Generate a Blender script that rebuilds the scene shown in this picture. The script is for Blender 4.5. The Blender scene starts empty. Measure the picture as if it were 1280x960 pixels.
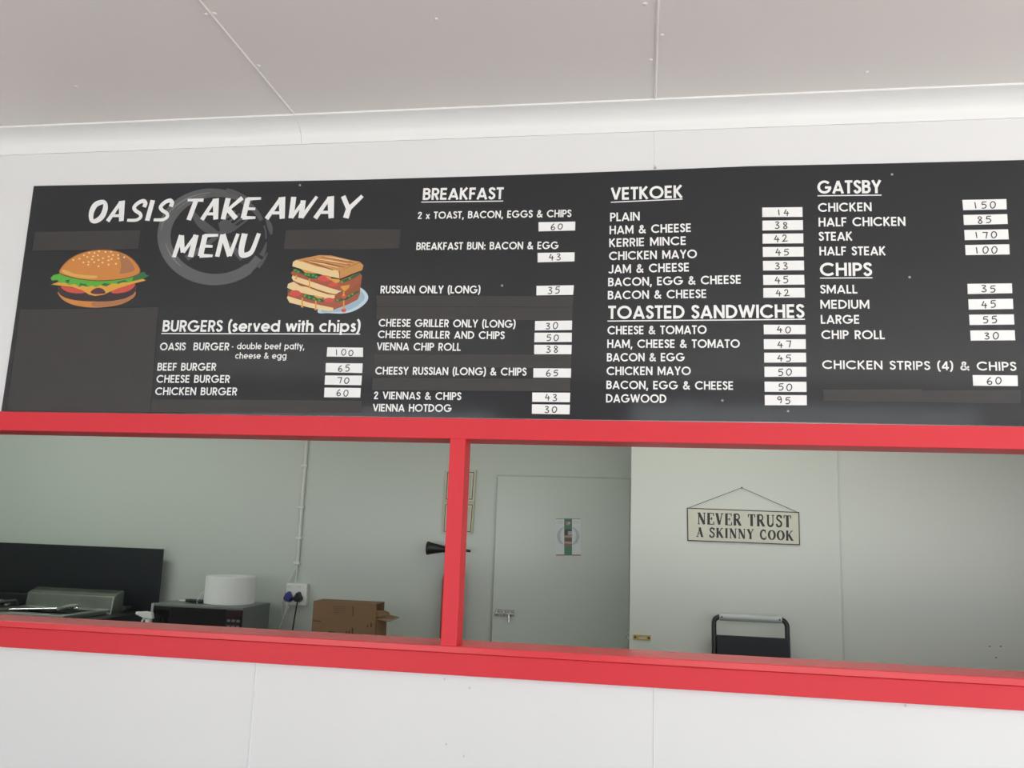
import bpy, bmesh, math, random
from mathutils import Vector, Matrix
random.seed(7)
S = bpy.context.scene
COL = S.collection
PI = math.pi

# ------------------------------------------------------------------ camera
CAM_F, CAM_ROT, CAM_LOC = 1060.45, (1.73908344, -0.0343288326, 0.150383740), Vector((0, -2.6, 1.7))
cd = bpy.data.cameras.new('camera')
cd.sensor_width = 36
cd.lens = CAM_F * 36 / 1280
cd.clip_start = 0.05
cam = bpy.data.objects.new('camera', cd)
cam.location = CAM_LOC
cam.rotation_euler = CAM_ROT
COL.objects.link(cam)
S.camera = cam

# ------------------------------------------------------------------ sky, lights, exposure
S.view_settings.view_transform = 'Standard'
S.view_settings.look = 'None'
S.view_settings.gamma = 1
S.view_settings.use_curve_mapping = False
S.view_settings.exposure = 0.42
w = bpy.data.worlds.new('overcast_sky')
S.world = w
w.use_nodes = True
bg = w.node_tree.nodes['Background']
bg.inputs[0].default_value = (0.93, 0.97, 1.0, 1)
bg.inputs[1].default_value = 1.75


def area(name, loc, rot, sx, sy, power, col):
    l = bpy.data.lights.new(name, 'AREA')
    l.shape = 'RECTANGLE'
    l.size, l.size_y, l.energy, l.color = sx, sy, power, col
    o = bpy.data.objects.new(name, l)
    o.location, o.rotation_euler = loc, rot
    COL.objects.link(o)
    return o


sun = bpy.data.lights.new('sun', 'SUN')
sun.energy, sun.angle, sun.color = 12.5, 0.01, (1.0, 0.985, 0.965)
so = bpy.data.objects.new('sun', sun)
so.rotation_euler = (math.radians(28), math.radians(12), 0)
COL.objects.link(so)

# fluorescent light of the kitchen, on its ceiling above the hatch
area('kitchen_lamp', (0.2, 0.55, 2.9), (0, 0, 0), 1.2, 0.25, 7, (0.93, 1.0, 0.87))
area('kitchen_lamp', (-3.5, 0.8, 2.9), (0, 0, 0), 1.2, 0.25, 12, (0.92, 1.0, 0.90))  # second lamp out of view, added to brighten the left kitchen wall

CAM_M = cam.rotation_euler.to_matrix()


def P(u, v, Y=0.0):
    """the point of the plane y = Y seen at photo position (u, v)"""
    d = CAM_M @ Vector((u - 640, 480 - v, -CAM_F))
    t = (Y - CAM_LOC.y) / d.y
    return CAM_LOC + d * t


# ------------------------------------------------------------------ materials
def mat(name, col, rough=0.5, metal=0.0, spec=0.5, noise=0.0, nscale=6.0, bump=0.0, bscale=40.0, coat=0.0):
    m = bpy.data.materials.new(name)
    m.use_nodes = True
    nt = m.node_tree
    b = nt.nodes['Principled BSDF']
    b.inputs['Base Color'].default_value = (*col, 1)
    b.inputs['Roughness'].default_value = rough
    b.inputs['Metallic'].default_value = metal
    b.inputs['Specular IOR Level'].default_value = spec
    b.inputs['Coat Weight'].default_value = coat
    tc = nt.nodes.new('ShaderNodeTexCoord')
    if noise:
        n = nt.nodes.new('ShaderNodeTexNoise')
        n.inputs['Scale'].default_value = nscale
        n.inputs['Detail'].default_value = 4
        mr = nt.nodes.new('ShaderNodeMapRange')
        mr.inputs['To Min'].default_value = 1 - noise
        mr.inputs['To Max'].default_value = 1 + noise
        mx = nt.nodes.new('ShaderNodeMix')
        mx.data_type = 'RGBA'
        mx.blend_type = 'MULTIPLY'
        mx.inputs[0].default_value = 1
        mx.inputs[6].default_value = (*col, 1)
        nt.links.new(tc.outputs['Object'], n.inputs['Vector'])
        nt.links.new(n.outputs['Fac'], mr.inputs['Value'])
        nt.links.new(mr.outputs['Result'], mx.inputs[7])
        nt.links.new(mx.outputs[2], b.inputs['Base Color'])
    if bump:
        n2 = nt.nodes.new('ShaderNodeTexNoise')
        n2.inputs['Scale'].default_value = bscale
        n2.inputs['Detail'].default_value = 3
        bp = nt.nodes.new('ShaderNodeBump')
        bp.inputs['Strength'].default_value = bump
        bp.inputs['Distance'].default_value = 0.01
        nt.links.new(tc.outputs['Object'], n2.inputs['Vector'])
        nt.links.new(n2.outputs['Fac'], bp.inputs['Height'])
        nt.links.new(bp.outputs['Normal'], b.inputs['Normal'])
    return m


M_SILL = mat('worn_red_gloss_paint', (0.70, 0.03, 0.042), 0.27, spec=0.5, noise=0.04, nscale=5, bump=0.04, bscale=25)
M_WALL = mat('white_wall_paint', (0.755, 0.757, 0.76), 0.45, noise=0.02, nscale=2.5, bump=0.05, bscale=30)
M_CEIL = mat('ceiling_paint', (0.83, 0.80, 0.77), 0.6, noise=0.02, nscale=2.0, bump=0.05, bscale=25)
M_TRIM = mat('white_cornice_paint', (0.82, 0.82, 0.81), 0.4, noise=0.015, nscale=3)
M_RED = mat('red_gloss_paint', (0.68, 0.027, 0.041), 0.42, spec=0.35, noise=0.04, nscale=5, bump=0.04, bscale=25)
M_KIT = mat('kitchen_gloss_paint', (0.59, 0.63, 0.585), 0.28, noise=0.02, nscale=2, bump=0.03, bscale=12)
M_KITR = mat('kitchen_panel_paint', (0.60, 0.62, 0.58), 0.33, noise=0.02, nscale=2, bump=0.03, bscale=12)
M_DOOR = mat('door_gloss_paint', (0.60, 0.645, 0.595), 0.22, noise=0.015, nscale=2, bump=0.02, bscale=10)
M_FLOOR = mat('pale_tile_floor', (0.20, 0.20, 0.21), 0.7, noise=0.12, nscale=3)
M_GROUND = mat('pale_paving', (0.46, 0.445, 0.425), 0.85, noise=0.15, nscale=1.5)
M_BOARD = mat('black_gloss_vinyl', (0.022, 0.0235, 0.027), 0.08, bump=0.10, bscale=3.0)
M_TAPE = mat('black_matt_tape', (0.040, 0.037, 0.035), 0.55, noise=0.08, nscale=14, bump=0.1, bscale=60)
M_WHITE = mat('white_vinyl_lettering', (0.84, 0.84, 0.83), 0.4)
M_PAPER = mat('white_sticker_paper', (0.86, 0.86, 0.85), 0.5)
M_INK = mat('pen_ink', (0.02, 0.02, 0.025), 0.5)
M_RING = mat('grey_print', (0.105, 0.11, 0.112), 0.3, noise=0.35, nscale=2.2)
M_RINGL = mat('light_grey_print', (0.23, 0.24, 0.235), 0.3)
M_RINGD = mat('dark_grey_print', (0.075, 0.078, 0.082), 0.3, noise=0.15, nscale=3)
M_SCREW = mat('screw_steel', (0.45, 0.45, 0.44), 0.35, metal=0.9)
M_WSCREW = mat('painted_screw', (0.62, 0.61, 0.60), 0.5)
M_STEEL = mat('stainless_steel', (0.55, 0.57, 0.55), 0.28, metal=1.0, noise=0.08, nscale=12)
M_HOOD = mat('dull_steel_hood', (0.30, 0.315, 0.285), 0.33, metal=1.0, noise=0.3, nscale=7)
M_CHROME = mat('zinc_plated_steel', (0.62, 0.62, 0.60), 0.22, metal=1.0)
M_BLACK = mat('black_panel', (0.012, 0.014, 0.018), 0.45, noise=0.1, nscale=5)
M_BLACKP = mat('black_plastic', (0.014, 0.014, 0.017), 0.4)
M_RUBBER = mat('black_rubber', (0.008, 0.009, 0.014), 0.6)
M_GREYM = mat('grey_appliance_enamel', (0.20, 0.215, 0.21), 0.35, metal=0.3)
M_DGLASS = mat('dark_oven_glass', (0.008, 0.008, 0.009), 0.12)
M_DRED = mat('dark_red_panel', (0.028, 0.008, 0.012), 0.25)
M_TISSUE = mat('white_tissue', (0.86, 0.87, 0.86), 0.9, bump=0.2, bscale=90)
M_WPL = mat('white_plastic', (0.80, 0.81, 0.78), 0.35)
M_CREAM = mat('socket_plastic', (0.74, 0.76, 0.70), 0.35)
M_BLUE = mat('blue_plug_plastic', (0.035, 0.04, 0.24), 0.4)
M_CARD = mat('brown_cardboard', (0.25, 0.145, 0.075), 0.8, noise=0.08, nscale=9)
M_CARDL = mat('inner_cardboard', (0.32, 0.20, 0.11), 0.8, noise=0.08, nscale=9)
M_CARDINK = mat('cardboard_print', (0.06, 0.04, 0.03), 0.8)
M_CARDLINE = mat('faded_cardboard_print', (0.15, 0.09, 0.05), 0.8)
M_FIRE = mat('extinguisher_red', (0.42, 0.02, 0.02), 0.25)
M_PINE = mat('cream_frame', (0.62, 0.58, 0.44), 0.45)
M_MOUNT = mat('cream_mount', (0.66, 0.63, 0.52), 0.6)
M_CERT = mat('certificate_paper', (0.50, 0.50, 0.42), 0.3)
M_DKLINE = mat('dark_fillet', (0.05, 0.028, 0.018), 0.5)
M_SIGN = mat('aged_cream_enamel', (0.60, 0.59, 0.50), 0.5, noise=0.10, nscale=14)
M_SIGNE = mat('dark_sign_edge', (0.05, 0.047, 0.04), 0.6)
M_STRING = mat('grey_wire', (0.10, 0.10, 0.095), 0.6)
M_BRASS = mat('brass', (0.62, 0.45, 0.14), 0.3, metal=0.8)
M_ALU = mat('grey_grip', (0.47, 0.50, 0.50), 0.45, metal=0.2)
M_WOODT = mat('steel_bench_top', (0.40, 0.41, 0.40), 0.35, metal=0.8)
M_GLASSC = None


def colm(name, c, r=0.35):
    return mat(name, c, r)


# ------------------------------------------------------------------ mesh tools
BASE = {}


class MB:
    def __init__(self):
        self.v, self.f = [], []

    def add(self, vs, fs):
        n = len(self.v)
        self.v += [Vector(p) for p in vs]
        self.f += [tuple(i + n for i in q) for q in fs]
        return self

    def box(self, x0, x1, y0, y1, z0, z1):
        return self.add([(x0, y0, z0), (x1, y0, z0), (x1, y1, z0), (x0, y1, z0), (x0, y0, z1), (x1, y0, z1), (x1, y1, z1), (x0, y1, z1)],
                        [(0, 3, 2, 1), (4, 5, 6, 7), (0, 1, 5, 4), (1, 2, 6, 5), (2, 3, 7, 6), (3, 0, 4, 7)])

    def prism(self, front, back):
        n = len(front)
        return self.add(list(front) + list(back), [tuple(range(n)), tuple(range(2 * n - 1, n - 1, -1))] +
                        [(i, i + n, (i + 1) % n + n, (i + 1) % n) for i in range(n)])

    def pxprism(self, pts, Yf, Yb):
        f = [P(u, v, Yf) for u, v in pts]
        return self.prism(f, [Vector((p.x, Yb, p.z)) for p in f])

    def pxpoly(self, pts, Y):
        return self.add([P(u, v, Y) for u, v in pts], [tuple(range(len(pts)))])

    def tube(self, pts, r, n=12, cap=True):
        pts = [Vector(p) for p in pts]
        rs = r if isinstance(r, (list, tuple)) else [r] * len(pts)
        rings, up = [], None
        for i, p in enumerate(pts):
            a = pts[max(i - 1, 0)]
            b = pts[min(i + 1, len(pts) - 1)]
            t = (b - a).normalized()
            if up is None:
                up = Vector((0, 0, 1)) if abs(t.z) < 0.9 else Vector((1, 0, 0))
            up = (up - t * up.dot(t)).normalized()
            s = t.cross(up)
            rings.append([p + (up * math.cos(2 * PI * k / n) + s * math.sin(2 * PI * k / n)) * rs[i] for k in range(n)])
        vs = [q for rg in rings for q in rg]
        fs = []
        for i in range(len(rings) - 1):
            for k in range(n):
                fs.append((i * n + k, i * n + (k + 1) % n, (i + 1) * n + (k + 1) % n, (i + 1) * n + k))
        if cap:
            fs += [tuple(range(n - 1, -1, -1)), tuple((len(rings) - 1) * n + k for k in range(n))]
        return self.add(vs, fs)

    def lathe(self, c, axis, prof, n=32):
        """prof = (distance along the axis, radius)"""
        c, ax = Vector(c), Vector(axis).normalized()
        up = Vector((0, 0, 1)) if abs(ax.z) < 0.9 else Vector((1, 0, 0))
        up = (up - ax * up.dot(ax)).normalized()
        s = ax.cross(up)
        vs = [c + ax * d + (up * math.cos(2 * PI * k / n) + s * math.sin(2 * PI * k / n)) * r for d, r in prof for k in range(n)]
        m = len(prof)
        fs = [(i * n + k, i * n + (k + 1) % n, (i + 1) * n + (k + 1) % n, (i + 1) * n + k) for i in range(m - 1) for k in range(n)]
        fs += [tuple(range(n - 1, -1, -1)), tuple((m - 1) * n + k for k in range(n))]
        return self.add(vs, fs)

    def ribbon(self, pts, hw, conv, closed=False):
        """flat stroke: pts 2D, hw half width(s), conv maps 2D to 3D"""
        p = [Vector((a, b)) for a, b in pts]
        n = len(p)
        ws = hw if isinstance(hw, (list, tuple)) else [hw] * n
        L, R = [], []
        for i in range(n):
            a = p[i - 1] if (i or closed) else None
            b = p[(i + 1) % n] if (i < n - 1 or closed) else None
            d0 = (p[i] - a).normalized() if a is not None else None
            d1 = (b - p[i]).normalized() if b is not None else None
            d0, d1 = d0 or d1, d1 or d0
            n0, n1 = Vector((-d0.y, d0.x)), Vector((-d1.y, d1.x))
            m = n0 + n1
            if m.length < 1e-4:
                m = n0
            m.normalize()
            k = ws[i] / max(m.dot(n0), 0.45)
            L.append(p[i] + m * k)
            R.append(p[i] - m * k)
        fs = [(i, i + 1, n + i + 1, n + i) for i in range(n - 1)]
        if closed:
            fs.append((n - 1, 0, n, 2 * n - 1))
        return self.add([conv(*q) for q in L + R], fs)


def obj(name, mb, m, parent=None, base=None, bevel=0.0, smooth=0.0, recalc=True):
    base = Vector(BASE[parent.name]) if parent is not None else Vector(base or (0, 0, 0))
    me = bpy.data.meshes.new(name)
    me.from_pydata([v - base for v in mb.v], [], mb.f)
    if recalc:
        b = bmesh.new()
        b.from_mesh(me)
        bmesh.ops.recalc_face_normals(b, faces=b.faces)
        b.to_mesh(me)
        b.free()
    if smooth:
        for q in me.polygons:
            q.use_smooth = True
        me.set_sharp_from_angle(angle=math.radians(smooth))
    me.materials.append(m)
    o = bpy.data.objects.new(name, me)
    COL.objects.link(o)
    if parent is not None:
        o.parent = parent
    else:
        o.location = base
    BASE[o.name] = base
    if bevel:
        bv = o.modifiers.new('bevel', 'BEVEL')
        bv.width, bv.segments, bv.limit_method = bevel, 2, 'ANGLE'
        bv.harden_normals = False
    return o


def each(name, mb, m, parent):
    """one mesh for every separate piece collected in mb"""
    grp = list(range(len(mb.v)))

    def find(i):
        while grp[i] != i:
            i = grp[i]
        return i
    for q in mb.f:
        for i in q[1:]:
            grp[find(i)] = find(q[0])
    sets = {}
    for q in mb.f:
        sets.setdefault(find(q[0]), []).append(q)
    for fs in sets.values():
        ids = sorted({i for q in fs for i in q})
        ix = {v: k for k, v in enumerate(ids)}
        obj(name, MB().add([mb.v[i] for i in ids], [tuple(ix[i] for i in q) for q in fs]), m, parent)


def empty(name, base):
    o = bpy.data.objects.new(name, None)
    o.empty_display_size = 0.05
    o.location = base
    COL.objects.link(o)
    BASE[o.name] = Vector(base)
    return o


def tag(o, label, cat, group=None):
    o['label'] = label
    o['category'] = cat
    if group:
        o['group'] = group
    return o


def struct(o):
    o['kind'] = 'structure'
    return o


def arc(cx, cy, rx, ry, a0, a1, n=14):
    return [(cx + rx * math.cos(math.radians(a0 + (a1 - a0) * i / n)), cy + ry * math.sin(math.radians(a0 + (a1 - a0) * i / n))) for i in range(n + 1)]


def spline(pts, k=6, closed=False):
    out, n = [], len(pts)
    rng = range(n) if closed else range(n - 1)
    for i in rng:
        g = lambda j: pts[j % n] if closed else pts[min(max(j, 0), n - 1)]
        p0, p1, p2, p3 = g(i - 1), g(i), g(i + 1), g(i + 2)
        for s in range(k):
            t = s / k
            out.append(tuple(0.5 * (2 * p1[d] + (p2[d] - p0[d]) * t + (2 * p0[d] - 5 * p1[d] + 4 * p2[d] - p3[d]) * t * t +
                                    (3 * p1[d] - p0[d] - 3 * p2[d] + p3[d]) * t ** 3) for d in range(2)))
    if not closed:
        out.append(tuple(pts[-1]))
    return out


# ------------------------------------------------------------------ the serving side: room shell
XL, XR, YR = -4.6, 3.4, -5.2          # left wall, right edge of the covered area, rear wall
HX0, HX1 = -3.2, 2.3                  # hatch opening
Z_SILL, Z_HEAD, Z_CEIL = 1.345, 1.97, 3.05
WT = 0.12

mb = MB()
mb.box(XL, XR, 0, WT, 0, Z_SILL - 0.03).box(XL, XR, 0, WT, Z_HEAD + 0.05, Z_CEIL + 0.1)
mb.box(XL, HX0, 0, WT, Z_SILL - 0.03, Z_HEAD + 0.05).box(HX1, XR, 0, WT, Z_SILL - 0.03, Z_HEAD + 0.05)
wall = struct(obj('wall_front', mb, M_WALL))
for u0, v0, u1, v1, r in ((320, 838, 312.5, 950, 0.0032), (817.6, 862, 818.6, 950, 0.0024)):     # sheet joints of the wall
    a = P(u0, v0)
    obj('joint_bead', MB().tube([(a.x, 0, 0), (a.x, 0, 1.27)], r, 8), M_WALL, wall, smooth=40)
a = P(818, 190)
obj('joint_bead', MB().tube([(a.x, 0, 2.8), (a.x, 0, 2.99)], 0.0013, 8), M_WALL, wall, smooth=40)
for u, v in ((556, 848.5), (587, 860), (558, 930), (1132, 882), (580, 945), (818, 207)):
    a = P(u, v)
    obj('nail_head', MB().lathe((a.x, 0.001, a.z), (0, -1, 0), [(0, 0.004), (0.002, 0.0035), (0.003, 0.001)], 10), M_WSCREW, wall, smooth=50)

ceil = struct(obj('ceiling', MB().box(XL, XR, YR, 0, Z_CEIL, Z_CEIL + 0.1), M_CEIL))
for xs in (-2.40, -1.172, 0.028, 1.25):
    obj('cover_strip', MB().add([(xs - 0.004, YR, Z_CEIL), (xs - 0.002, YR, Z_CEIL - 0.0035), (xs + 0.002, YR, Z_CEIL - 0.0035), (xs + 0.004, YR, Z_CEIL),
                                 (xs - 0.004, -0.08, Z_CEIL), (xs - 0.002, -0.08, Z_CEIL - 0.0035), (xs + 0.002, -0.08, Z_CEIL - 0.0035), (xs + 0.004, -0.08, Z_CEIL)],
                                [(0, 1, 5, 4), (1, 2, 6, 5), (2, 3, 7, 6), (0, 3, 2, 1), (4, 5, 6, 7)]), M_CEIL, ceil)


def on_ceiling(u, v):
    d = CAM_M @ Vector((u - 640, 480 - v, -CAM_F))
    return CAM_LOC + d * ((Z_CEIL - CAM_LOC.z) / d.z)


for u, v in ((95, 108), (258, 18), (268, 17), (323, 82), (545, 24), (827, 44), (813, 75), (1083, 90), (806, 5)):
    a = on_ceiling(u, v)
    obj('nail_head', MB().lathe((a.x, a.y, Z_CEIL + 0.001), (0, 0, -1), [(0, 0.007), (0.003, 0.006), (0.0045, 0.002)], 10), M_CEIL, ceil, smooth=50)

# coved cornice along the top of the wall
prof = [(0, 2.978), (-0.006, 2.978), (-0.008, 2.986)] + [(-0.075 + 0.067 * math.cos(math.radians(a)), 2.986 + 0.054 * math.sin(math.radians(a))) for a in range(10, 91, 10)][:-1]
prof = [(0, 2.978), (-0.006, 2.978), (-0.008, 2.986)]
for i in range(1, 9):
    t = i / 9 * PI / 2
    prof.append((-0.076 + 0.068 * math.cos(t) if False else -0.008 - 0.066 * (1 - math.cos(t)), 2.986 + 0.056 * math.sin(t)))
prof += [(-0.076, 3.043), (-0.083, 3.044), (-0.083, Z_CEIL), (0, Z_CEIL)]


def cornice(x0, x1):
    n = len(prof)
    return MB().add([(x0, y, z) for y, z in prof] + [(x1, y, z) for y, z in prof],
                    [tuple(range(n)), tuple(range(2 * n - 1, n - 1, -1))] + [(i, (i + 1) % n, (i + 1) % n + n, i + n) for i in range(n)])


tr = struct(empty('trim_1', (0, 0, 2.978)))
obj('cornice_length', cornice(XL, -1.1725), M_TRIM, tr, smooth=30)
obj('cornice_length', cornice(-1.1715, XR), M_TRIM, tr, smooth=30)

struct(obj('wall_left', MB().box(XL - 0.12, XL, YR, 0, 0, Z_CEIL + 0.1), M_WALL))
struct(obj('light_block_right', MB().box(XR, XR + 0.12, -1.0, 0.12, 0, Z_CEIL + 0.1), M_WALL))  # unseen short wall, added to cut daylight on the right of the front wall
# rear wall of the covered area, with the wide doorway and shop front the daylight comes through
mb = MB()
mb.box(XL, XR, YR - 0.12, YR, 2.86, Z_CEIL + 0.1).box(XL, -4.5, YR - 0.12, YR, 0, 2.86).box(-4.5, -1.35, YR - 0.12, YR, 2.78, 2.86)
mb.box(-1.35, -0.10, YR - 0.12, YR, 0, 2.86).box(2.9, XR, YR - 0.12, YR, 0, 2.86)
struct(obj('wall_rear', mb, M_WALL))
struct(obj('floor', MB().box(XL - 0.12, XR + 0.3, YR - 0.12, 2.6, -0.1, 0), M_FLOOR))
struct(obj('ground', MB().box(-30, 30, -40, 12, -0.2, -0.1), M_GROUND))

# kitchen shell behind the hatch
YB, YS = 2.2, 1.4
KX0, KX1 = -4.6, 2.9
XC = P(787.5, 690, YS).x
struct(obj('wall_kitchen_back', MB().box(KX0, XC + 0.12, YB, YB + 0.1, 0, 3.0), M_KIT))
wr = struct(obj('wall_kitchen_right', MB().box(XC, KX1, YS, YB + 0.1, 0, 3.0), M_KITR, bevel=0.004))
struct(obj('wall_kitchen_left', MB().box(KX0 - 0.1, KX0, WT, YB + 0.1, 0, 3.0), M_KIT))
struct(obj('wall_kitchen_end', MB().box(KX1, KX1 + 0.1, WT, YS + 0.5, 0, 3.0), M_KITR))
struct(obj('ceiling_kitchen', MB().box(KX0 - 0.1, KX1 + 0.1, WT, YB + 0.1, 3.0, 3.1), M_KIT))
a = P(1047, 562, YS).x
obj('joint_bead', MB().box(a - 0.004, a - 0.001, YS - 0.003, YS + 0.01, 0, 3.0), M_KITR, wr)
obj('joint_bead', MB().box(a + 0.002, a + 0.008, YS - 0.0025, YS + 0.01, 0, 3.0), M_KITR, wr)
for u, v in ((1237, 808), (1251, 808), (1245, 822)):
    a = P(u, v, YS)
    obj('screw_hole', MB().lathe((a.x, YS + 0.004, a.z), (0, -1, 0), [(0, 0.003), (0.0045, 0.003)], 10), M_BLACKP, wr)

# ------------------------------------------------------------------ red hatch frame
win = struct(empty('window_1', (0, 0, Z_SILL)))
win['label'] = 'long serving hatch framed in red gloss paint below the menu board'
obj('head_beam', MB().box(HX0 - 0.1, HX1 + 0.1, -0.022, WT + 0.004, P(560, 548.4, -0.022).z, P(560, 522.6, -0.022).z), M_RED, win, bevel=0.002)
x0, x1 = P(556.5, 677, -0.022).x, P(576.2, 677, -0.022).x
obj('mullion', MB().box(x0, x1, -0.021, 0.062, Z_SILL - 0.005, 1.975), M_RED, win, bevel=0.002)
obj('sill', MB().box(HX0 - 0.1, HX1 + 0.1, -0.026, WT + 0.01, P(600, 818.5, -0.026).z, P(600, 809.8, -0.026).z), M_SILL, win, bevel=0.002)
obj('apron', MB().box(HX0 - 0.1, HX1 + 0.1, -0.016, 0.002, P(600, 846.2, -0.016).z, Z_SILL - 0.02), M_RED, win, bevel=0.0015)
for xs in (HX0, HX1):
    obj('jamb', MB().box(xs - 0.05, xs + 0.05, -0.021, WT, Z_SILL - 0.005, 1.975), M_RED, win, bevel=0.002)

# ------------------------------------------------------------------ stroke lettering
GW = 0.172                                                              # stroke width in cap heights


def sans():
    h = GW / 2
    T, B = 1 - h, h
    G = {}
    G['A'] = (.80, [[(.07, 0), (.40, .96)], [(.73, 0), (.40, .96)], [(.2, .27), (.6, .27)]])
    G['B'] = (.60, [[(h, 0), (h, 1)], [(h, T), (.30, T)] + arc(.30, .735, .19, T - .735, 90, -90) [1:] + [(h, .55)],
                    [(h, .53), (.32, .53)] + arc(.32, (.53 + B) / 2, .205, (.53 - B) / 2, 90, -90)[1:] + [(h, B)]])
    G['C'] = (.88, [arc(.5, .5, .5 - h, .5 - h, 42, 318, 24)])
    G['D'] = (.76, [[(h, 0), (h, 1)], [(h, T), (.26, T)] + arc(.26, .5, .5 - h, .5 - h, 90, -90, 18)[1:] + [(h, B)]])
    G['E'] = (.54, [[(h, 0), (h, 1)], [(h, T), (.50, T)], [(h, .5), (.47, .5)], [(h, B), (.50, B)]])
    G['F'] = (.50, [[(h, 0), (h, 1)], [(h, T), (.48, T)], [(h, .5), (.44, .5)]])
    G['G'] = (1.0, [arc(.5, .5, .5 - h, .5 - h, 42, 352, 28), [(.99, .46), (.54, .46)]])
    G['H'] = (.68, [[(h, 0), (h, 1)], [(.68 - h, 0), (.68 - h, 1)], [(h, .52), (.6, .52)]])
    G['I'] = (.16, [[(h, 0), (h, 1)]])
    G['J'] = (.50, [[(.42, 1), (.42, .26)] + arc(.22, .26, .2, .26 - h, 0, -165)[1:]])
    G['K'] = (.64, [[(h, 0), (h, 1)], [(.54, 1.0), (.13, .5)], [(.20, .56), (.57, 0)]])
    G['L'] = (.46, [[(h, 0), (h, 1)], [(h, B), (.46, B)]])
    G['M'] = (.86, [[(h, 0), (h, 1)], [(.86 - h, 0), (.86 - h, 1)], [(.1, .95), (.43, .22), (.76, .95)]])
    G['N'] = (.72, [[(h, 0), (h, 1)], [(.72 - h, 0), (.72 - h, 1)], [(.09, .94), (.63, .06)]])
    G['O'] = (1.0, ['o', arc(.5, .5, .5 - h, .5 - h, 0, 350, 27)])
    G['P'] = (.56, [[(h, 0), (h, 1)], [(h, T), (.28, T)] + arc(.28, .69, .215, T - .69, 90, -90)[1:] + [(h, .46)]])
    G['R'] = (.58, [[(h, 0), (h, 1)], [(h, T), (.28, T)] + arc(.28, .69, .215, T - .69, 90, -90)[1:] + [(h, .46)], [(.28, .48), (.50, 0)]])
    G['S'] = (.52, [spline([(.45, .76), (.40, .87), (.27, T + .01), (.13, .87), (.10, .73), (.19, .59), (.33, .49), (.435, .37), (.43, .2), (.30, B), (.16, .10), (.07, .25)], 4)])
    G['T'] = (.54, [[(0, T), (.54, T)], [(.27, 0), (.27, T)]])
    G['U'] = (.66, [[(h, 1), (h, .34)] + arc(.33, .34, .33 - h, .34 - h, 180, 360)[1:] + [(.66 - h, 1)]])
    G['V'] = (.70, [[(.06, 1), (.35, .05)], [(.64, 1), (.35, .05)]])
    G['W'] = (1.08, [[(.06, 1), (.31, .05)], [(.54, .95), (.31, .05)], [(.54, .95), (.77, .05)], [(1.02, 1), (.77, .05)]])
    G['Y'] = (.66, [[(.06, 1), (.33, .45)], [(.60, 1), (.33, .45)], [(.33, .5), (.33, 0)]])
    G['x'] = (.50, [[(.04, .66), (.46, 0)], [(.46, .66), (.04, 0)]])
    G['&'] = (.74, [spline([(.70, .01), (.40, .40), (.21, .66), (.19, .80), (.29, .915), (.41, .86), (.43, .74), (.33, .60), (.14, .42), (.075, .25), (.16, .1), (.32, .085), (.48, .18), (.68, .45)], 4)])
    G['2'] = (.56, [spline([(.09, .68), (.13, .85), (.28, T), (.43, .84), (.43, .66), (.28, .42), (.09, B)], 5), [(.04, B), (.54, B)]])
    G['4'] = (.60, [[(.42, 0), (.42, 1)], [(.41, .95), (.07, .30)], [(.04, .27), (.59, .27)]])
    G['('] = (.26, [spline([(.24, 1.06), (.10, .80), (.08, .45), (.12, .10), (.24, -.16)], 4)])
    G[')'] = (.26, [spline([(.02, 1.06), (.16, .80), (.18, .45), (.14, .10), (.02, -.16)], 4)])
    G[','] = (.20, [[(.13, .16), (.05, -.18)]])
    G[':'] = (.18, [[(.09, 0), (.09, .17)], [(.09, .48), (.09, .65)]])
    G['-'] = (.34, [[(.03, .36), (.31, .36)]])
    r, X = .365, .365
    ri = r - h
    o = arc(X, r, ri, ri, 0, 345, 23)
    G['a'] = (.74, ['o', o, [(.73 - h, 0), (.73 - h, .73)]])
    G['b'] = (.74, ['o', o, [(h, 0), (h, 1)]])
    G['c'] = (.62, [arc(X, r, ri, ri, 48, 312, 20)])
    G['d'] = (.74, ['o', o, [(.73 - h, 0), (.73 - h, 1)]])
    G['e'] = (.70, [arc(X, r, ri, ri, 0, 315, 22), [(h, .36), (.70, .36)]])
    G['f'] = (.34, [[(.14, 0), (.14, .78)] + arc(.28, .78, .14, .14, 180, 95, 6)[1:], [(0, .66), (.32, .66)]])
    G['g'] = (.74, ['o', o, [(.73 - h, .73), (.73 - h, -.02)] + arc(.39, -.02, .26, .18, 0, -150, 10)[1:]])
    G['h'] = (.60, [[(h, 0), (h, 1)], [(h, .42)] + arc(.30, .43, .22, .22, 180, 0, 12) + [(.52, 0)]])
    G['i'] = (.16, [[(h, 0), (h, .72)], [(h, .84), (h, 1)]])
    G['l'] = (.16, [[(h, 0), (h, 1)]])
    G['o'] = (.73, ['o', o])
    G['p'] = (.74, ['o', o, [(h, .73), (h, -.26)]])
    G['r'] = (.32, [[(h, 0), (h, .73)], [(h, .45)] + arc(.26, .45, .18, .2, 180, 85, 6)])
    G['s'] = (.42, [spline([(.36, .56), (.22, .655), (.10, .55), (.17, .42), (.30, .33), (.345, .19), (.20, h), (.055, .17)], 4)])
    G['t'] = (.30, [[(.15, 0), (.15, .95)], [(0, .66), (.30, .66)]])
    G['u'] = (.60, [[(h, .73), (h, .3)] + arc(.30, .3, .30 - h, .3 - h, 180, 360, 12)[1:] + [(.60 - h, .73)]])
    G['v'] = (.56, [[(.06, .73), (.28, .04)], [(.50, .73), (.28, .04)]])
    G['w'] = (.90, [[(.06, .73), (.25, .04)], [(.45, .70), (.25, .04)], [(.45, .70), (.65, .04)], [(.84, .73), (.65, .04)]])
    G['y'] = (.56, [[(.06, .73), (.30, .05)], [(.52, .73), (.20, -.26)]])
    return G


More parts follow.
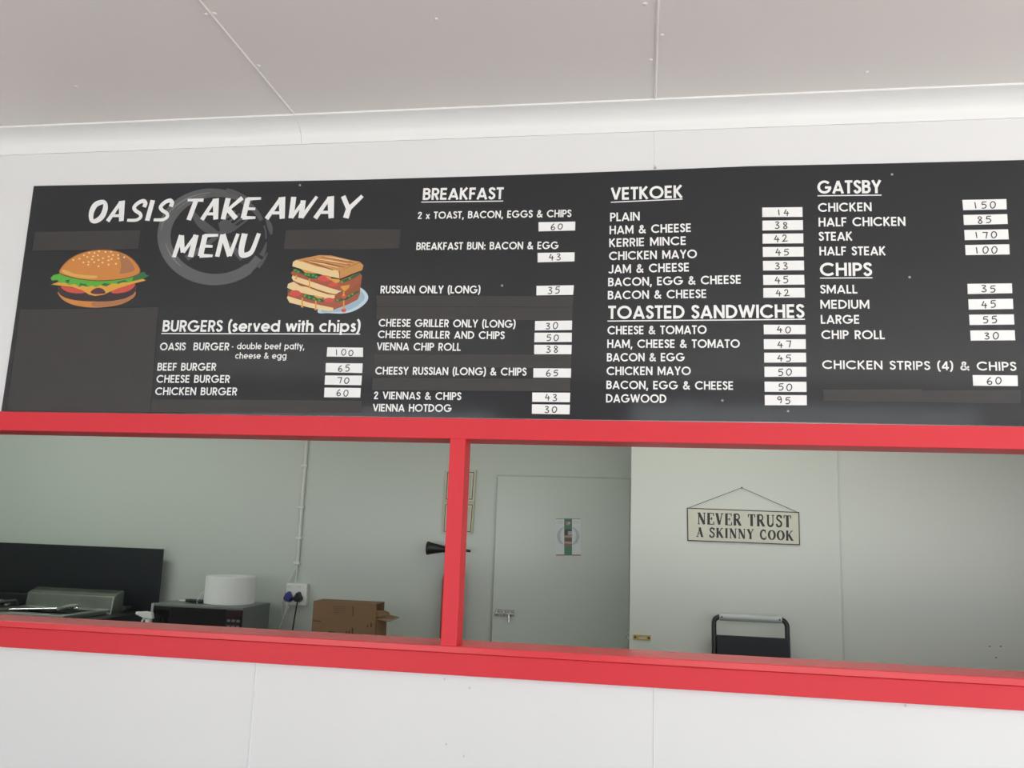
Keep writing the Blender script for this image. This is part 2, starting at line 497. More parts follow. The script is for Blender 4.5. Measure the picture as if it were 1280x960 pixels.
SANS = sans()
TH = ('k', 't')
# tapered brush capitals of the title: (points, half width at start, half width at end)
BRUSH = {
    'O': (.86, [(spline([(.46, .93), (.20, .80), (.11, .45), (.22, .09), (.45, .05), (.68, .25), (.74, .62), (.64, .90)], 6, True), None)]),
    'A': (.86, [([(.06, .02), (.46, .92)], (.09, .07)), ([(.50, .98), (.73, .02)], (.13, .10)), ([(.26, .28), (.70, .28)], (.06, .06))]),
    'S': (.78, [(spline([(.70, .66), (.72, .84), (.58, .95), (.36, .86), (.22, .66), (.34, .50), (.58, .36), (.66, .2), (.52, .07), (.28, .05), (.04, .06)], 5), (.09, .06))]),
    'I': (.30, [([(.16, .98), (.14, .02)], (.10, .10))]),
    'T': (.78, [([(.02, .94), (.80, .92)], (.05, .07)), ([(.44, .93), (.30, .02)], (.10, .10))]),
    'K': (.84, [([(.14, .98), (.12, .02)], (.11, .10)), ([(.82, .98), (.22, .42)], (.09, .06)), ([(.24, .48), (.74, .04)], (.10, .10))]),
    'E': (.74, [([(.16, .95), (.14, .05)], (.11, .11)), ([(.12, .92), (.78, .93)], (.07, .05)), ([(.16, .48), (.62, .46)], (.06, .05)), ([(.10, .07), (.72, .06)], (.08, .05))]),
    'W': (1.00, [([(.04, .98), (.14, .04)], (.10, .10)), ([(.16, .06), (.50, .78)], (.07, .06)), ([(.48, .82), (.56, .04)], (.10, .10)), ([(.58, .06), (1.02, .98)], (.08, .06))]),
    'Y': (.84, [([(.06, .98), (.38, .46)], (.09, .09)), ([(.86, .98), (.40, .40)], (.07, .09)), ([(.42, .48), (.38, .02)], (.10, .11))]),
    'M': (1.10, [([(.22, .96), (.08, .02)], (.10, .08)), ([(.22, .94), (.46, .22)], (.11, .08)), ([(.48, .22), (.92, .96)], (.07, .06)), ([(.92, .96), (.88, .02)], (.11, .11))]),
    'N': (.92, [([(.14, .96), (.10, .02)], (.09, .09)), ([(.16, .96), (.68, .04)], (.10, .10)), ([(.86, .98), (.68, .04)], (.07, .08))]),
    'U': (.86, [(spline([(.16, .98), (.14, .40), (.22, .10), (.44, .08), (.64, .20), (.74, .55), (.82, .98)], 5), (.12, .08))]),
}


def serif():
    k, t, s = .095, .035, .03
    b = lambda x0, x1, y: ([(x0, y), (x1, y)], s)
    G = {}
    G['N'] = (.86, [([(.15, 0), (.15, 1)], t), ([(.16, .98), (.70, .02)], k), ([(.71, 0), (.71, 1)], t), b(.02, .26, .97), b(.04, .26, .03), b(.60, .84, .97)])
    G['E'] = (.74, [([(.18, 0), (.18, 1)], k), b(.04, .68, .97), b(.04, .70, .03), b(.2, .5, .52), ([(.67, 1), (.67, .76)], t), ([(.69, 0), (.69, .26)], t), ([(.5, .64), (.5, .40)], t)])
    G['V'] = (.84, [([(.16, .98), (.42, .03)], k), ([(.68, .98), (.44, .03)], t), b(.02, .32, .97), b(.56, .84, .97)])
    G['R'] = (.84, [([(.18, 0), (.18, 1)], k), ([(.18, .97), (.42, .97)] + arc(.42, .745, .2, .225, 80, -80, 10) + [(.18, .52)], .05), ([(.40, .52), (.70, .03)], k), b(.04, .32, .03), b(.04, .3, .97), b(.60, .84, .03)])
    G['T'] = (.76, [([(.38, 0), (.38, 1)], k), b(.04, .72, .97), ([(.06, 1), (.06, .74)], t), ([(.70, 1), (.70, .74)], t), b(.24, .52, .03)])
    G['U'] = (.86, [([(.20, .98), (.20, .30)] + arc(.43, .28, .23, .24, 180, 360, 10), .07), ([(.68, .28), (.68, .98)], t), b(.04, .34, .97), b(.56, .82, .97)])
    G['S'] = (.66, [(spline([(.54, .78), (.44, .93), (.28, .96), (.14, .84), (.16, .66), (.36, .52), (.53, .36), (.50, .13), (.32, .04), (.16, .08), (.08, .25)], 4), .065), ([(.56, .97), (.56, .72)], t), ([(.08, .03), (.08, .28)], t)])
    G['A'] = (.84, [([(.16, .03), (.42, .97)], t), ([(.40, .98), (.68, .03)], k), b(.24, .58, .34), b(.02, .28, .03), b(.56, .84, .03)])
    G['K'] = (.86, [([(.18, 0), (.18, 1)], k), ([(.66, .97), (.22, .42)], t), ([(.36, .58), (.70, .03)], k), b(.04, .32, .03), b(.04, .32, .97), b(.54, .80, .97), b(.58, .86, .03)])
    G['I'] = (.40, [([(.20, 0), (.20, 1)], k), b(.05, .35, .97), b(.05, .35, .03)])
    G['Y'] = (.82, [([(.16, .98), (.42, .46)], k), ([(.68, .98), (.42, .46)], t), ([(.42, .5), (.42, 0)], k), b(.02, .30, .97), b(.56, .82, .97), b(.28, .56, .03)])
    G['C'] = (.78, [(arc(.42, .5, .32, .45, 55, 305, 18), .075), ([(.62, .95), (.62, .66)], t), ([(.66, .08), (.66, .34)], t)])
    G['O'] = (.86, [(arc(.43, .5, .32, .45, 0, 348, 23), 'o')])
    return G


SERIF = serif()


def line_conv(u0, v0, u1, v1, Y, text_w, capdir, italic=0.0):
    a, b = P(u0, v0, Y), P(u1, v1, Y)
    ex = (b - a)
    L = ex.length
    ex.normalize()
    ez = Vector((-ex.z, 0, ex.x))
    return a, ex, ez, L


def text_mesh(txt, u0, v0, u1, v1, cap, Y, font='sans', space=.30, track=.085, weight=1.0, italic=0.0):
    """text between two baseline points; cap = cap height in photo pixels at the left end"""
    a, ex, ez, L = line_conv(u0, v0, u1, v1, Y, 0, None)
    H = (P(u0, v0 - cap, Y) - P(u0, v0, Y)).length
    G = {'sans': SANS, 'brush': BRUSH, 'serif': SERIF}[font]
    W = 0
    for i, c in enumerate(txt):
        W += space if c == ' ' else G[c][0]
        if i < len(txt) - 1:
            W += track
    sx = L / (W * H)
    mb = MB()
    x, k = 0.0, 0
    for c in txt:
        if c == ' ':
            x += space + track
            continue
        wd, strokes = G[c]
        closed_next = False
        for s in strokes:
            if isinstance(s, str):
                closed_next = True
                continue
            k += 1
            dy = -0.00002 * (k % 7)
            conv = lambda p, q, dy=dy: a + ex * p + ez * q + Vector((0, dy, 0))
            mp = lambda pts: [((x + px + italic * py) * sx * H, py * H) for px, py in pts]
            wsc = H * min(1.0, 0.5 + 0.5 * sx) * weight
            if font == 'sans':
                mb.ribbon(mp(s), GW / 2 * wsc, conv, closed=closed_next)
            elif font == 'brush':
                pts, ww = s
                n = len(pts)
                if ww is None:
                    hw = [wsc * (.075 + .045 * abs(math.cos(PI * 2 * i / n - .9))) for i in range(n)]
                    mb.ribbon(mp(pts), hw, conv, closed=True)
                else:
                    mb.ribbon(mp(pts), [wsc * (ww[0] + (ww[1] - ww[0]) * i / (n - 1)) for i in range(n)], conv)
            else:
                pts, ww = s
                if ww == 'o':
                    n = len(pts)
                    mb.ribbon(mp(pts), [wsc * (.035 + .06 * abs(math.cos(2 * PI * i / n))) for i in range(n)], conv, closed=True)
                else:
                    mb.ribbon(mp(pts), ww * wsc, conv)
            closed_next = False
        x += wd + track
    return mb


# ------------------------------------------------------------------ menu board
YBD = -0.004
board = empty('menu_board', (P(640, 521).x, 0, P(640, 521).z))
tag(board, 'wide glossy black take away menu board with white lettering above the red hatch', 'menu board')
bx_r = 1.29
zbot = P(560, 522.6, YBD).z
bl, br_t, br_b = P(0.5, 516, YBD), P(1280, 200.3, YBD), P(1280, 537.5, YBD)
front = [P(42.2, 232.4, YBD), P(18.5, 400, YBD), Vector((P(1.5, 513.5, YBD).x, YBD, zbot + .0004)), Vector((-1.4, YBD, zbot + .0015)), Vector((-.2, YBD, zbot + .0018)), Vector((.4, YBD, zbot + .0034)), Vector((bx_r, YBD, zbot + .0008))] + [Vector((bx_r, YBD, br_t.z))] + [P(u, v, YBD) for u, v in ((1100, 204.4), (940, 207.6), (800, 213.2), (640, 219), (450, 224.6), (240, 228.6))]
obj('panel', MB().prism(front, [Vector((p.x, 0.0005, p.z)) for p in front]), M_BOARD, board)
YT = YBD - 0.0006
for u, v in ((375, 231.5), (819, 209.5), (1137, 346.5), (627.6, 357), (985, 514), (903, 500.6), (1115, 218)):
    a = P(u, v, YBD)
    obj('screw_head', MB().lathe((a.x, YBD + 0.0005, a.z), (0, -1, 0), [(0, 0.004), (0.0018, 0.0036), (0.003, 0.0015)], 10), M_SCREW, board, smooth=50)


def patch(pts, label=None, Y=YBD - 0.0007):
    o = obj('cover_patch', MB().pxprism(pts, Y, YBD + 0.0002), M_TAPE, board)
    o['label'] = label or 'matt black tape covering a menu line'


patch([(44, 290.3), (110, 288.9), (175.3, 287.9), (172.9, 311), (105, 312.4), (40.3, 313.2)])
patch([(357.5, 288), (430, 286), (501, 286.8), (498.7, 310.2), (430, 311.6), (355, 311.2)])
patch([(25.3, 387.2), (110, 386), (198.2, 384), (193, 450), (187.5, 515.3), (8.4, 513.5)], 'large square of matt black covering')
patch([(190, 499), (320, 500), (452.6, 500.9), (452, 516.2), (188.3, 515.2)])
patch([(470.4, 369.3), (716.9, 370.4), (715.5, 383.6), (471.5, 382.9)])
patch([(471.5, 383.5), (715.5, 384.2), (715, 400.3), (470.4, 398.7)])
patch([(468.1, 442.9), (714, 443.4), (713.6, 460.0), (467.7, 458.3)])
patch([(466.3, 472.3), (712.8, 473.7), (712.6, 489), (464.7, 487.5)])
patch([(1029.1, 487.2), (1153, 486.7), (1148, 502.5), (1029.5, 501)])
patch([(1148.2, 488.3), (1276, 487.4), (1276, 504.5), (1148.6, 502.6)], Y=YBD - 0.0009)

# logo: brushed ring with knife and fork
logo = obj('plate_logo', MB(), M_RING, board) if False else None
YL = YBD - 0.00025
cxp, cyp = 268.5, 295.2


def px(u, v, dy=0):
    return P(u, v, YL + dy)


def ring_pts(rx, ry, a0, a1, n=70, cx=cxp, cy=cyp):
    return [(cx + rx * math.cos(math.radians(a0 + (a1 - a0) * i / n)), cy - ry * math.sin(math.radians(a0 + (a1 - a0) * i / n))) for i in range(n + 1)]


mb = MB()
pts = ring_pts(63.5, 54.2, 62, 330)
n = len(pts)
hw = []
for i in range(n):
    t = i / (n - 1)
    hw.append(3.6 + 4.0 * min(1, t * 3.2) + (0.8 * math.sin(t * 5)) - (1.5 if t > .93 else 0))
mb.ribbon(pts, hw, lambda u, v: px(u, v))
logo = obj('plate_logo', mb, M_RING, board)
mb = MB()
mb.ribbon(ring_pts(68, 58.5, 78, 47, 14), [3.0 - 2.2 * abs(i / 14 - .2) for i in range(15)], lambda u, v: px(u, v, -.00003))
mb.ribbon(ring_pts(63, 53, 62, 22, 20), [4.2 - 1.6 * i / 20 for i in range(21)], lambda u, v: px(u, v, -.00005))
mb.ribbon(ring_pts(70.5, 54, 24, 2, 12), [1.2 + 2.0 * math.sin(PI * i / 12) for i in range(13)], lambda u, v: px(u, v, -.00007))
mb.ribbon(ring_pts(64, 48, 16, -4, 10), [0.9] * 11, lambda u, v: px(u, v, -.00009))
mb.ribbon(ring_pts(65, 56, -8, -26, 10), [0.8 + 2.6 * i / 10 for i in range(11)], lambda u, v: px(u, v, -.00011))
mb.ribbon(ring_pts(70, 60, -20, -40, 10), [0.6 + 2.2 * i / 10 for i in range(11)], lambda u, v: px(u, v, -.00013))
obj('brush_strands', mb, M_RINGD, logo)
mb = MB()
mb.ribbon(ring_pts(68, 54.5, 95, 172, 24), [0.35 + 0.35 * math.sin(PI * i / 24) for i in range(25)], lambda u, v: px(u, v, -.00016))
mb.ribbon(ring_pts(62, 51, 190, 228, 16), [0.3 + 0.5 * math.sin(PI * i / 16) for i in range(17)], lambda u, v: px(u, v, -.00016))
mb.ribbon(ring_pts(61, 52, 100, 140, 16), [0.25] * 17, lambda u, v: px(u, v, -.00016))
obj('highlight_strands', mb, M_RINGL, logo)
mb = MB()
# knife: blade to the upper left, handle running to the lower right
mb.pxpoly(spline([(240, 268), (243, 264.5), (252, 273), (273, 289.5), (276, 293), (268, 294), (256, 290), (245, 280)], 3, True), YL - .0001)
mb.ribbon([(272, 291.5), (287, 306), (303, 323.5)], [2.2, 3.4, 3.6], lambda u, v: px(u, v, -.00012))
obj('knife', mb, M_RINGD, logo)
mb = MB()
mb.pxpoly([(273, 279), (281, 273), (297, 283), (289, 291), (276, 293)], YL - .00014)
for d0, d1 in (((276, 278), (294, 263.5)), ((281, 281), (300, 267)), ((286, 285), (304, 271.5)), ((291, 288.5), (309, 274.5))):
    mb.ribbon([d0, d1], 1.35, lambda u, v: px(u, v, -.00016))
mb.ribbon([(279, 289), (258, 306), (233, 323)], [3.2, 2.6, 3.8], lambda u, v: px(u, v, -.00018))
obj('fork', mb, M_RINGD, logo)

YX = YBD - 0.0008
TITLE = [('OASIS', 108.4, 277.6, 211, 276, 26, .14), ('TAKE', 228, 275.8, 319.5, 273.8, 27, .14), ('AWAY', 331.2, 274.2, 446, 273.0, 28, .14), ('MENU', 215.0, 322.2, 319, 320.8, 29, .12)]
for t, u0, v0, u1, v1, c, it in TITLE:
    obj('title_word', text_mesh(t, u0, v0, u1, v1, c, YX, 'brush', track=.10, italic=it, weight=1.14), M_WHITE, board)

HEAD = [('BURGERS (served with chips)', 202.7, 414.6, 450, 414.9, 14.2, (201.6, 416.9, 450.2, 417.6)),
        ('BREAKFAST', 528.2, 249.9, 629, 249, 14.6, (526.6, 252.6, 629, 251.3)),
        ('VETKOEK', 763.8, 250.2, 853.3, 247.1, 15.5, (763.6, 252.8, 853.1, 248.8)),
        ('TOASTED SANDWICHES', 760.1, 398.7, 1005.4, 397.3, 16.4, (759.3, 401.3, 1006.2, 399.1)),
        ('GATSBY', 1021.9, 242.0, 1101.3, 241.6, 16.3, (1021.9, 244.7, 1101.9, 243.9)),
        ('CHIPS', 1024.9, 344.9, 1090.1, 344.9, 16.4, (1024.9, 347.6, 1090.6, 347.2))]
for t, u0, v0, u1, v1, c, ul in HEAD:
    mb = text_mesh(t, u0, v0, u1, v1, c, YX, weight=1.08)
    a, b = P(ul[0], ul[1], YX), P(ul[2], ul[3], YX)
    h = 0.0017
    mb.add([a + Vector((0, 0, h)), b + Vector((0, 0, h)), b - Vector((0, 0, h)), a - Vector((0, 0, h))], [(0, 1, 2, 3)])
    obj('menu_heading', mb, M_WHITE, board)

ITEMS = [('OASIS', 199.5, 437.9, 231.6, 437.9, 9.6), ('BURGER', 241.4, 437.9, 286.2, 438, 9.6), ('- double beef patty,', 289.3, 436.6, 380.2, 436.8, 8.3),
         ('cheese & egg', 293.7, 448.4, 358, 448.6, 8.0), ('BEEF BURGER', 196.4, 463.3, 269.8, 463.4, 9.6), ('CHEESE BURGER', 195.2, 478.4, 287, 478.6, 9.6),
         ('CHICKEN BURGER', 193.6, 493.8, 296, 494.2, 9.6),
         ('2 x TOAST, BACON, EGGS & CHIPS', 522, 273.8, 714, 271.3, 9.0), ('BREAKFAST BUN: BACON & EGG', 520.2, 312.4, 698.1, 311.4, 9.3),
         ('RUSSIAN ONLY (LONG)', 475.4, 366.7, 600.2, 366.8, 9.6), ('CHEESE GRILLER ONLY (LONG)', 473.1, 408.2, 644.2, 409.8, 9.6),
         ('CHEESE GRILLER AND CHIPS', 472, 422.6, 630.6, 424, 9.5), ('VIENNA CHIP ROLL', 470.8, 437.8, 575.7, 438.6, 9.6),
         ('CHEESY RUSSIAN (LONG) & CHIPS', 468.8, 468.1, 658, 469.6, 9.6), ('2 VIENNAS & CHIPS', 467, 498.9, 576.4, 500.1, 9.5), ('VIENNA HOTDOG', 465.9, 514.3, 564.4, 515, 9.5),
         ('PLAIN', 762.6, 276.8, 799.7, 275.6, 10.8), ('HAM & CHEESE', 761.9, 292.9, 864, 289.9, 10.6), ('KERRIE MINCE', 761.4, 308.9, 857.7, 306.1, 10.6),
         ('CHICKEN MAYO', 761.2, 325.3, 871.3, 322.6, 10.6), ('JAM & CHEESE', 760.8, 341.9, 861.6, 339.3, 10.8), ('BACON, EGG & CHEESE', 760.1, 357.9, 926.4, 354.6, 10.6),
         ('BACON & CHEESE', 759.7, 374.3, 883.3, 372.4, 10.6),
         ('CHEESE & TOMATO', 759.3, 418.1, 883.3, 417.4, 10.6), ('HAM, CHEESE & TOMATO', 759, 434.9, 924.9, 434.8, 10.4), ('BACON & EGG', 758.6, 451.8, 855.9, 451.6, 10.4),
         ('CHICKEN MAYO', 758.2, 468.9, 863.6, 468.9, 10.6), ('BACON, EGG & CHEESE', 757.9, 486.2, 916.8, 487.3, 10.4), ('DAGWOOD', 757.5, 503.1, 833, 503.6, 10.5),
         ('CHICKEN', 1022.5, 264.9, 1089.7, 264, 11), ('HALF CHICKEN', 1023.2, 283.2, 1131.9, 282.3, 11.2), ('STEAK', 1023.4, 300.9, 1065.6, 300.7, 11), ('HALF STEAK', 1024.3, 319.3, 1107.2, 319.1, 11),
         ('SMALL', 1025.2, 366.9, 1071.8, 366.9, 10.8), ('MEDIUM', 1025.4, 385.9, 1087, 385.9, 11), ('LARGE', 1026, 404.7, 1074.6, 404.7, 11), ('CHIP ROLL', 1026.7, 423.8, 1106.1, 424, 11),
         ('CHICKEN STRIPS (4) & CHIPS', 1027.6, 461.1, 1270.8, 463.6, 10.8)]
for t, u0, v0, u1, v1, c in ITEMS:
    obj('menu_line', text_mesh(t, u0, v0, u1, v1, c, YX, space=.38, weight=1.0 if t[0] not in '-c' else .85), M_WHITE, board)

# price stickers with handwritten numbers
HAND = {
    '0': [spline([(.5, .95), (.2, .75), (.1, .4), (.3, .06), (.65, .1), (.9, .45), (.82, .8), (.5, .96)], 5)],
    '1': [[(.45, .95), (.55, .05)]],
    '2': [spline([(.1, .72), (.3, .95), (.62, .85), (.6, .55), (.2, .12), (.12, .06), (.5, .1), (.95, .12)], 5)],
    '3': [spline([(.12, .9), (.55, .95), (.7, .78), (.35, .55), (.7, .42), (.75, .18), (.45, .04), (.08, .12)], 5)],
    '4': [[(.42, .98), (.08, .42), (.9, .40)], [(.62, .70), (.60, 0)]],
    '5': [[(.9, .95), (.25, .93)], spline([(.25, .93), (.2, .58), (.55, .62), (.82, .38), (.6, .08), (.1, .06)], 5)],
    '6': [spline([(.7, .97), (.3, .68), (.12, .3), (.35, .04), (.72, .1), (.78, .35), (.5, .48), (.18, .3)], 5)],
    '7': [[(.08, .92), (.85, .92), (.6, .04)]],
    '8': [spline([(.75, .85), (.4, .97), (.2, .78), (.5, .52), (.78, .25), (.5, .03), (.2, .2), (.5, .52), (.8, .82)], 5)],
    '9': [spline([(.75, .82), (.4, .95), (.15, .72), (.4, .5), (.75, .7), (.72, .3), (.6, .04)], 5)],
}
LAB = [('100', 'double patty burger', [(409.2, 434.1), (453.7, 434.6), (453.7, 446.1), (408.3, 445.6)]), ('65', 'BEEF BURGER', [(407.3, 453.8), (453.3, 454.3), (452.6, 466.2), (406.9, 465.3)]),
       ('70', 'CHEESE BURGER', [(406.4, 469.3), (452.3, 469.5), (451.4, 481.5), (405.7, 480.8)]), ('60', 'CHICKEN BURGER', [(405.7, 484.5), (450.9, 485), (450.2, 496.9), (405, 496.5)]),
       ('60', 'BREAKFAST toast', [(673.2, 277.8), (719.1, 276.9), (718.9, 288), (673.2, 289.1)]), ('43', 'BREAKFAST BUN', [(672, 316.1), (718.2, 315.4), (718, 326.7), (672, 327.8)]),
       ('35', 'RUSSIAN ONLY', [(670.7, 357.3), (717.3, 356.6), (716.4, 368.4), (670.4, 369.1)]), ('30', 'CHEESE GRILLER ONLY', [(668.9, 401.2), (715.1, 400.7), (714.8, 412.3), (668.6, 413)]),
       ('50', 'CHEESE GRILLER AND CHIPS', [(668.2, 415.9), (714.8, 415.9), (714.6, 427.3), (667.9, 427.7)]), ('38', 'VIENNA CHIP ROLL', [(667.9, 430.9), (714.6, 431.1), (714.2, 442.7), (667.7, 442.7)]),
       ('65', 'CHEESY RUSSIAN', [(666.8, 460.3), (713.9, 460.6), (713.5, 472.1), (666.6, 471.9)]), ('43', '2 VIENNAS', [(665.4, 490.7), (712.8, 490.9), (712.3, 502.7), (665.2, 502.2)]),
       ('30', 'VIENNA HOTDOG', [(665, 505.4), (712.3, 505.9), (711.9, 517.9), (664.8, 517.2)]),
       ('14', 'PLAIN', [(952.9, 259.4), (1003, 258.9), (1003.2, 271), (952.9, 271.2)]), ('38', 'HAM & CHEESE', [(953.1, 275.8), (1003.6, 275.1), (1003.8, 287.4), (953.1, 288)]),
       ('42', 'KERRIE MINCE', [(953.3, 292.2), (1004.1, 291.8), (1004.1, 304), (953.3, 304.4)]), ('45', 'VETKOEK CHICKEN MAYO', [(953.5, 308.8), (1004.5, 308.6), (1004.7, 320.6), (953.7, 321.1)]),
       ('33', 'JAM & CHEESE', [(953.7, 326.1), (1004.9, 325.7), (1005.1, 337.7), (954, 338.1)]), ('45', 'VETKOEK BACON, EGG & CHEESE', [(954, 343.8), (1005.1, 343.6), (1005.6, 355.6), (954.2, 356.1)]),
       ('42', 'BACON & CHEESE', [(954.2, 360), (1005.6, 359.8), (1006, 371.8), (954.2, 372)]),
       ('40', 'CHEESE & TOMATO', [(954.6, 405.9), (1006.9, 406.1), (1006.9, 417.7), (955, 417.9)]), ('47', 'HAM, CHEESE & TOMATO', [(954.8, 424), (1007.1, 424), (1007.3, 436.1), (955, 436.3)]),
       ('45', 'BACON & EGG', [(955.3, 440.9), (1007.5, 440.9), (1007.8, 452.9), (955.3, 453.3)]), ('50', 'toasted CHICKEN MAYO', [(955.5, 458.4), (1007.8, 458.6), (1008, 470.8), (955.7, 471.1)]),
       ('50', 'toasted BACON, EGG & CHEESE', [(955.7, 477), (1008, 477.2), (1008.2, 489.9), (955.9, 489.7)]), ('95', 'DAGWOOD', [(955.9, 493.8), (1008.4, 494), (1008.6, 506.5), (956.1, 506.5)]),
       ('150', 'GATSBY CHICKEN', [(1203, 249.9), (1257.9, 248.8), (1258.4, 261.5), (1204.1, 262.6)]), ('85', 'HALF CHICKEN', [(1204.3, 268.7), (1259, 267.6), (1259.7, 279.8), (1205, 281.2)]),
       ('170', 'STEAK', [(1205.4, 287.5), (1260.1, 286.6), (1261, 299.1), (1206.1, 300)]), ('100', 'HALF STEAK', [(1206.5, 306.3), (1261.6, 305.2), (1262.1, 317.9), (1207.2, 318.8)]),
       ('35', 'SMALL', [(1209.4, 354.8), (1264.9, 354.2), (1265.4, 366.4), (1209.8, 367.5)]), ('45', 'MEDIUM', [(1210.5, 374.1), (1266, 373.4), (1266.7, 386.1), (1211.1, 387)]),
       ('55', 'LARGE', [(1211.5, 393.3), (1267.3, 392.9), (1268, 405.6), (1212.2, 406.2)]), ('30', 'CHIP ROLL', [(1212.9, 413), (1268.4, 412.8), (1269.1, 425.3), (1213.5, 425.7)]),
       ('60', 'CHICKEN STRIPS', [(1215.9, 468.8), (1271.9, 469.2), (1272.4, 482.6), (1216.6, 482.1)])]
rnd = random.Random(3)
for num, what, q in LAB:
    st = obj('price_sticker', MB().pxprism(q, YBD - 0.0011, YBD + 0.0002), M_PAPER, board)
    st['label'] = 'white price sticker with handwritten %s for %s' % (num, what)
    YN = YBD - 0.0014

    def bil(s, t):                    # sticker coordinates, t = 0 at the bottom
        (ax, ay), (bx, by), (cx, cy), (dx, dy) = q
        return P((ax * (1 - s) + bx * s) * t + (dx * (1 - s) + cx * s) * (1 - t), (ay * (1 - s) + by * s) * t + (dy * (1 - s) + cy * s) * (1 - t), YN)
    WL = (bil(1, .5) - bil(0, .5)).length
    HL = (bil(.5, 1) - bil(.5, 0)).length
    mb = MB()
    cw, gap = .145, (.05 if len(num) == 2 else .055)
    s0 = .5 - (len(num) * cw + (len(num) - 1) * gap) / 2 - .02 + rnd.uniform(-.03, .03)
    k = 0
    for c in num:
        hgt, t0 = rnd.uniform(.66, .76), rnd.uniform(.08, .16)
        for s in HAND[c]:
            k += 1
            mb.ribbon([((s0 + px_ * cw) * WL, (t0 + py_ * hgt) * HL) for px_, py_ in s], 0.00155,
                      lambda p, z, k=k: bil(p / WL, z / HL) + Vector((0, -0.00002 * k, 0)))
        s0 += cw + gap
    obj('handwritten_price', mb, M_INK, st)

# ---- burger picture printed on the board (photo positions of its coloured shapes)
PRINT = lambda n, c: mat('print_' + n, c, 0.3)
K_BUN, K_BUNL, K_BUND, K_EDGE = PRINT('bun', (.62, .24, .055)), PRINT('bun_light', (.72, .40, .10)), PRINT('bun_brown', (.40, .17, .075)), PRINT('brown_outline', (.16, .05, .015))
K_SEED, K_GREEN, K_DGREEN = PRINT('seed', (.85, .60, .33)), PRINT('lettuce', (.10, .42, .045)), PRINT('dark_lettuce', (.025, .15, .055))
K_CHEESE, K_TOM, K_PATTY, K_PLUM = PRINT('cheese', (.72, .36, .05)), PRINT('tomato', (.62, .085, .065)), PRINT('patty', (.045, .028, .03)), PRINT('onion', (.11, .03, .045))
K_BREAD, K_CRUST, K_CRUSTD, K_PLATE, K_PLATED = PRINT('bread', (.80, .60, .31)), PRINT('crust', (.56, .27, .085)), PRINT('dark_crust', (.30, .085, .03)), PRINT('plate', (.33, .46, .55)), PRINT('plate_rim', (.50, .64, .72))
K_MEAT, K_HERB, K_HERBL, K_SAUCE = PRINT('ham', (.36, .09, .05)), PRINT('herb', (.02, .11, .025)), PRINT('herb_light', (.10, .32, .08)), PRINT('sauce', (.70, .32, .06))
YP = YBD - 0.0003


def bpx(s, x, y):                      # 8 x enlarged photo detail
    return s[0] + x / s[2], s[1] + y / s[2]


def shape(mb, s, pts, lay, smooth_k=5):
    q = [bpx(s, *p) for p in pts]
    if smooth_k:
        q = spline(q, smooth_k, True)
    return mb.pxpoly(q, YP - 0.00003 * lay)


sB = (40, 300, 8)
bur = obj('burger_picture', shape(MB(), sB, [(262, 540), (262, 520), (300, 560), (420, 600), (640, 615), (860, 600), (1000, 545), (1034, 515), (1030, 555), (980, 600), (860, 650), (640, 676), (440, 655), (320, 605)], 1), K_BUN, board)
bur['label'] = 'printed burger with sesame bun'
obj('patty', shape(MB(), sB, [(258, 480), (300, 470), (640, 480), (1000, 450), (1045, 440), (1030, 520), (960, 575), (800, 610), (640, 615), (430, 600), (300, 560)], 2), K_PATTY, bur)
mb = shape(MB(), sB, [(290, 465), (400, 475), (500, 500), (540, 520), (480, 534), (380, 525), (320, 500)], 3)
shape(mb, sB, [(790, 515), (880, 480), (1000, 442), (1032, 440), (1010, 480), (940, 520), (830, 534)], 3)
each('tomato_slice', mb, K_TOM, bur)
mb = shape(MB(), sB, [(190, 445), (260, 420), (420, 425), (640, 450), (880, 425), (1050, 400), (1110, 388), (1140, 405), (1000, 440), (880, 478), (790, 512), (720, 545), (630, 560), (570, 545), (500, 500), (400, 470), (290, 458)], 4, 0)
obj('cheese_slice', mb, K_CHEESE, bur)
obj('onion_slice', shape(MB(), sB, [(585, 525), (620, 490), (670, 478), (715, 495), (735, 530), (700, 538), (640, 542)], 5), K_PLUM, bur)
mb = shape(MB(), sB, [(185, 380), (215, 350), (280, 335), (640, 380), (1060, 330), (1125, 320), (1140, 345), (1170, 355), (1130, 380), (1060, 400), (960, 425), (900, 420), (860, 440), (800, 435), (740, 465), (690, 450), (640, 472), (600, 455), (560, 468), (520, 445), (470, 470), (430, 440), (370, 450), (330, 425), (280, 430), (250, 400), (200, 405)], 6, 0)
obj('lettuce', mb, K_GREEN, bur)
mb = shape(MB(), sB, [(1020, 350), (1080, 325), (1125, 320), (1140, 345), (1170, 355), (1130, 380), (1060, 400), (1000, 410)], 7, 0)
shape(mb, sB, [(480, 430), (540, 440), (560, 468), (500, 455), (470, 470)], 7, 0)
shape(mb, sB, [(690, 450), (720, 430), (790, 440), (740, 465)], 7, 0)
shape(mb, sB, [(340, 400), (380, 395), (370, 430), (335, 425)], 7, 0)
shape(mb, sB, [(850, 420), (930, 400), (960, 420), (900, 425), (860, 440)], 7, 0)
each('lettuce_fold', mb, K_DGREEN, bur)
mb = shape(MB(), sB, [(270, 325), (300, 260), (370, 190), (480, 130), (620, 98), (760, 95), (890, 120), (1000, 180), (1070, 260), (1084, 320), (1040, 360), (900, 395), (680, 412), (480, 395), (330, 360)], 8)
obj('bun_outline', mb, K_EDGE, bur)
mb = shape(MB(), sB, [(276, 322), (306, 264), (376, 196), (484, 138), (622, 106), (758, 103), (886, 128), (994, 186), (1062, 264), (1076, 316), (1034, 352), (896, 387), (680, 403), (484, 387), (336, 352)], 9)
obj('bun_top', mb, K_BUN, bur)
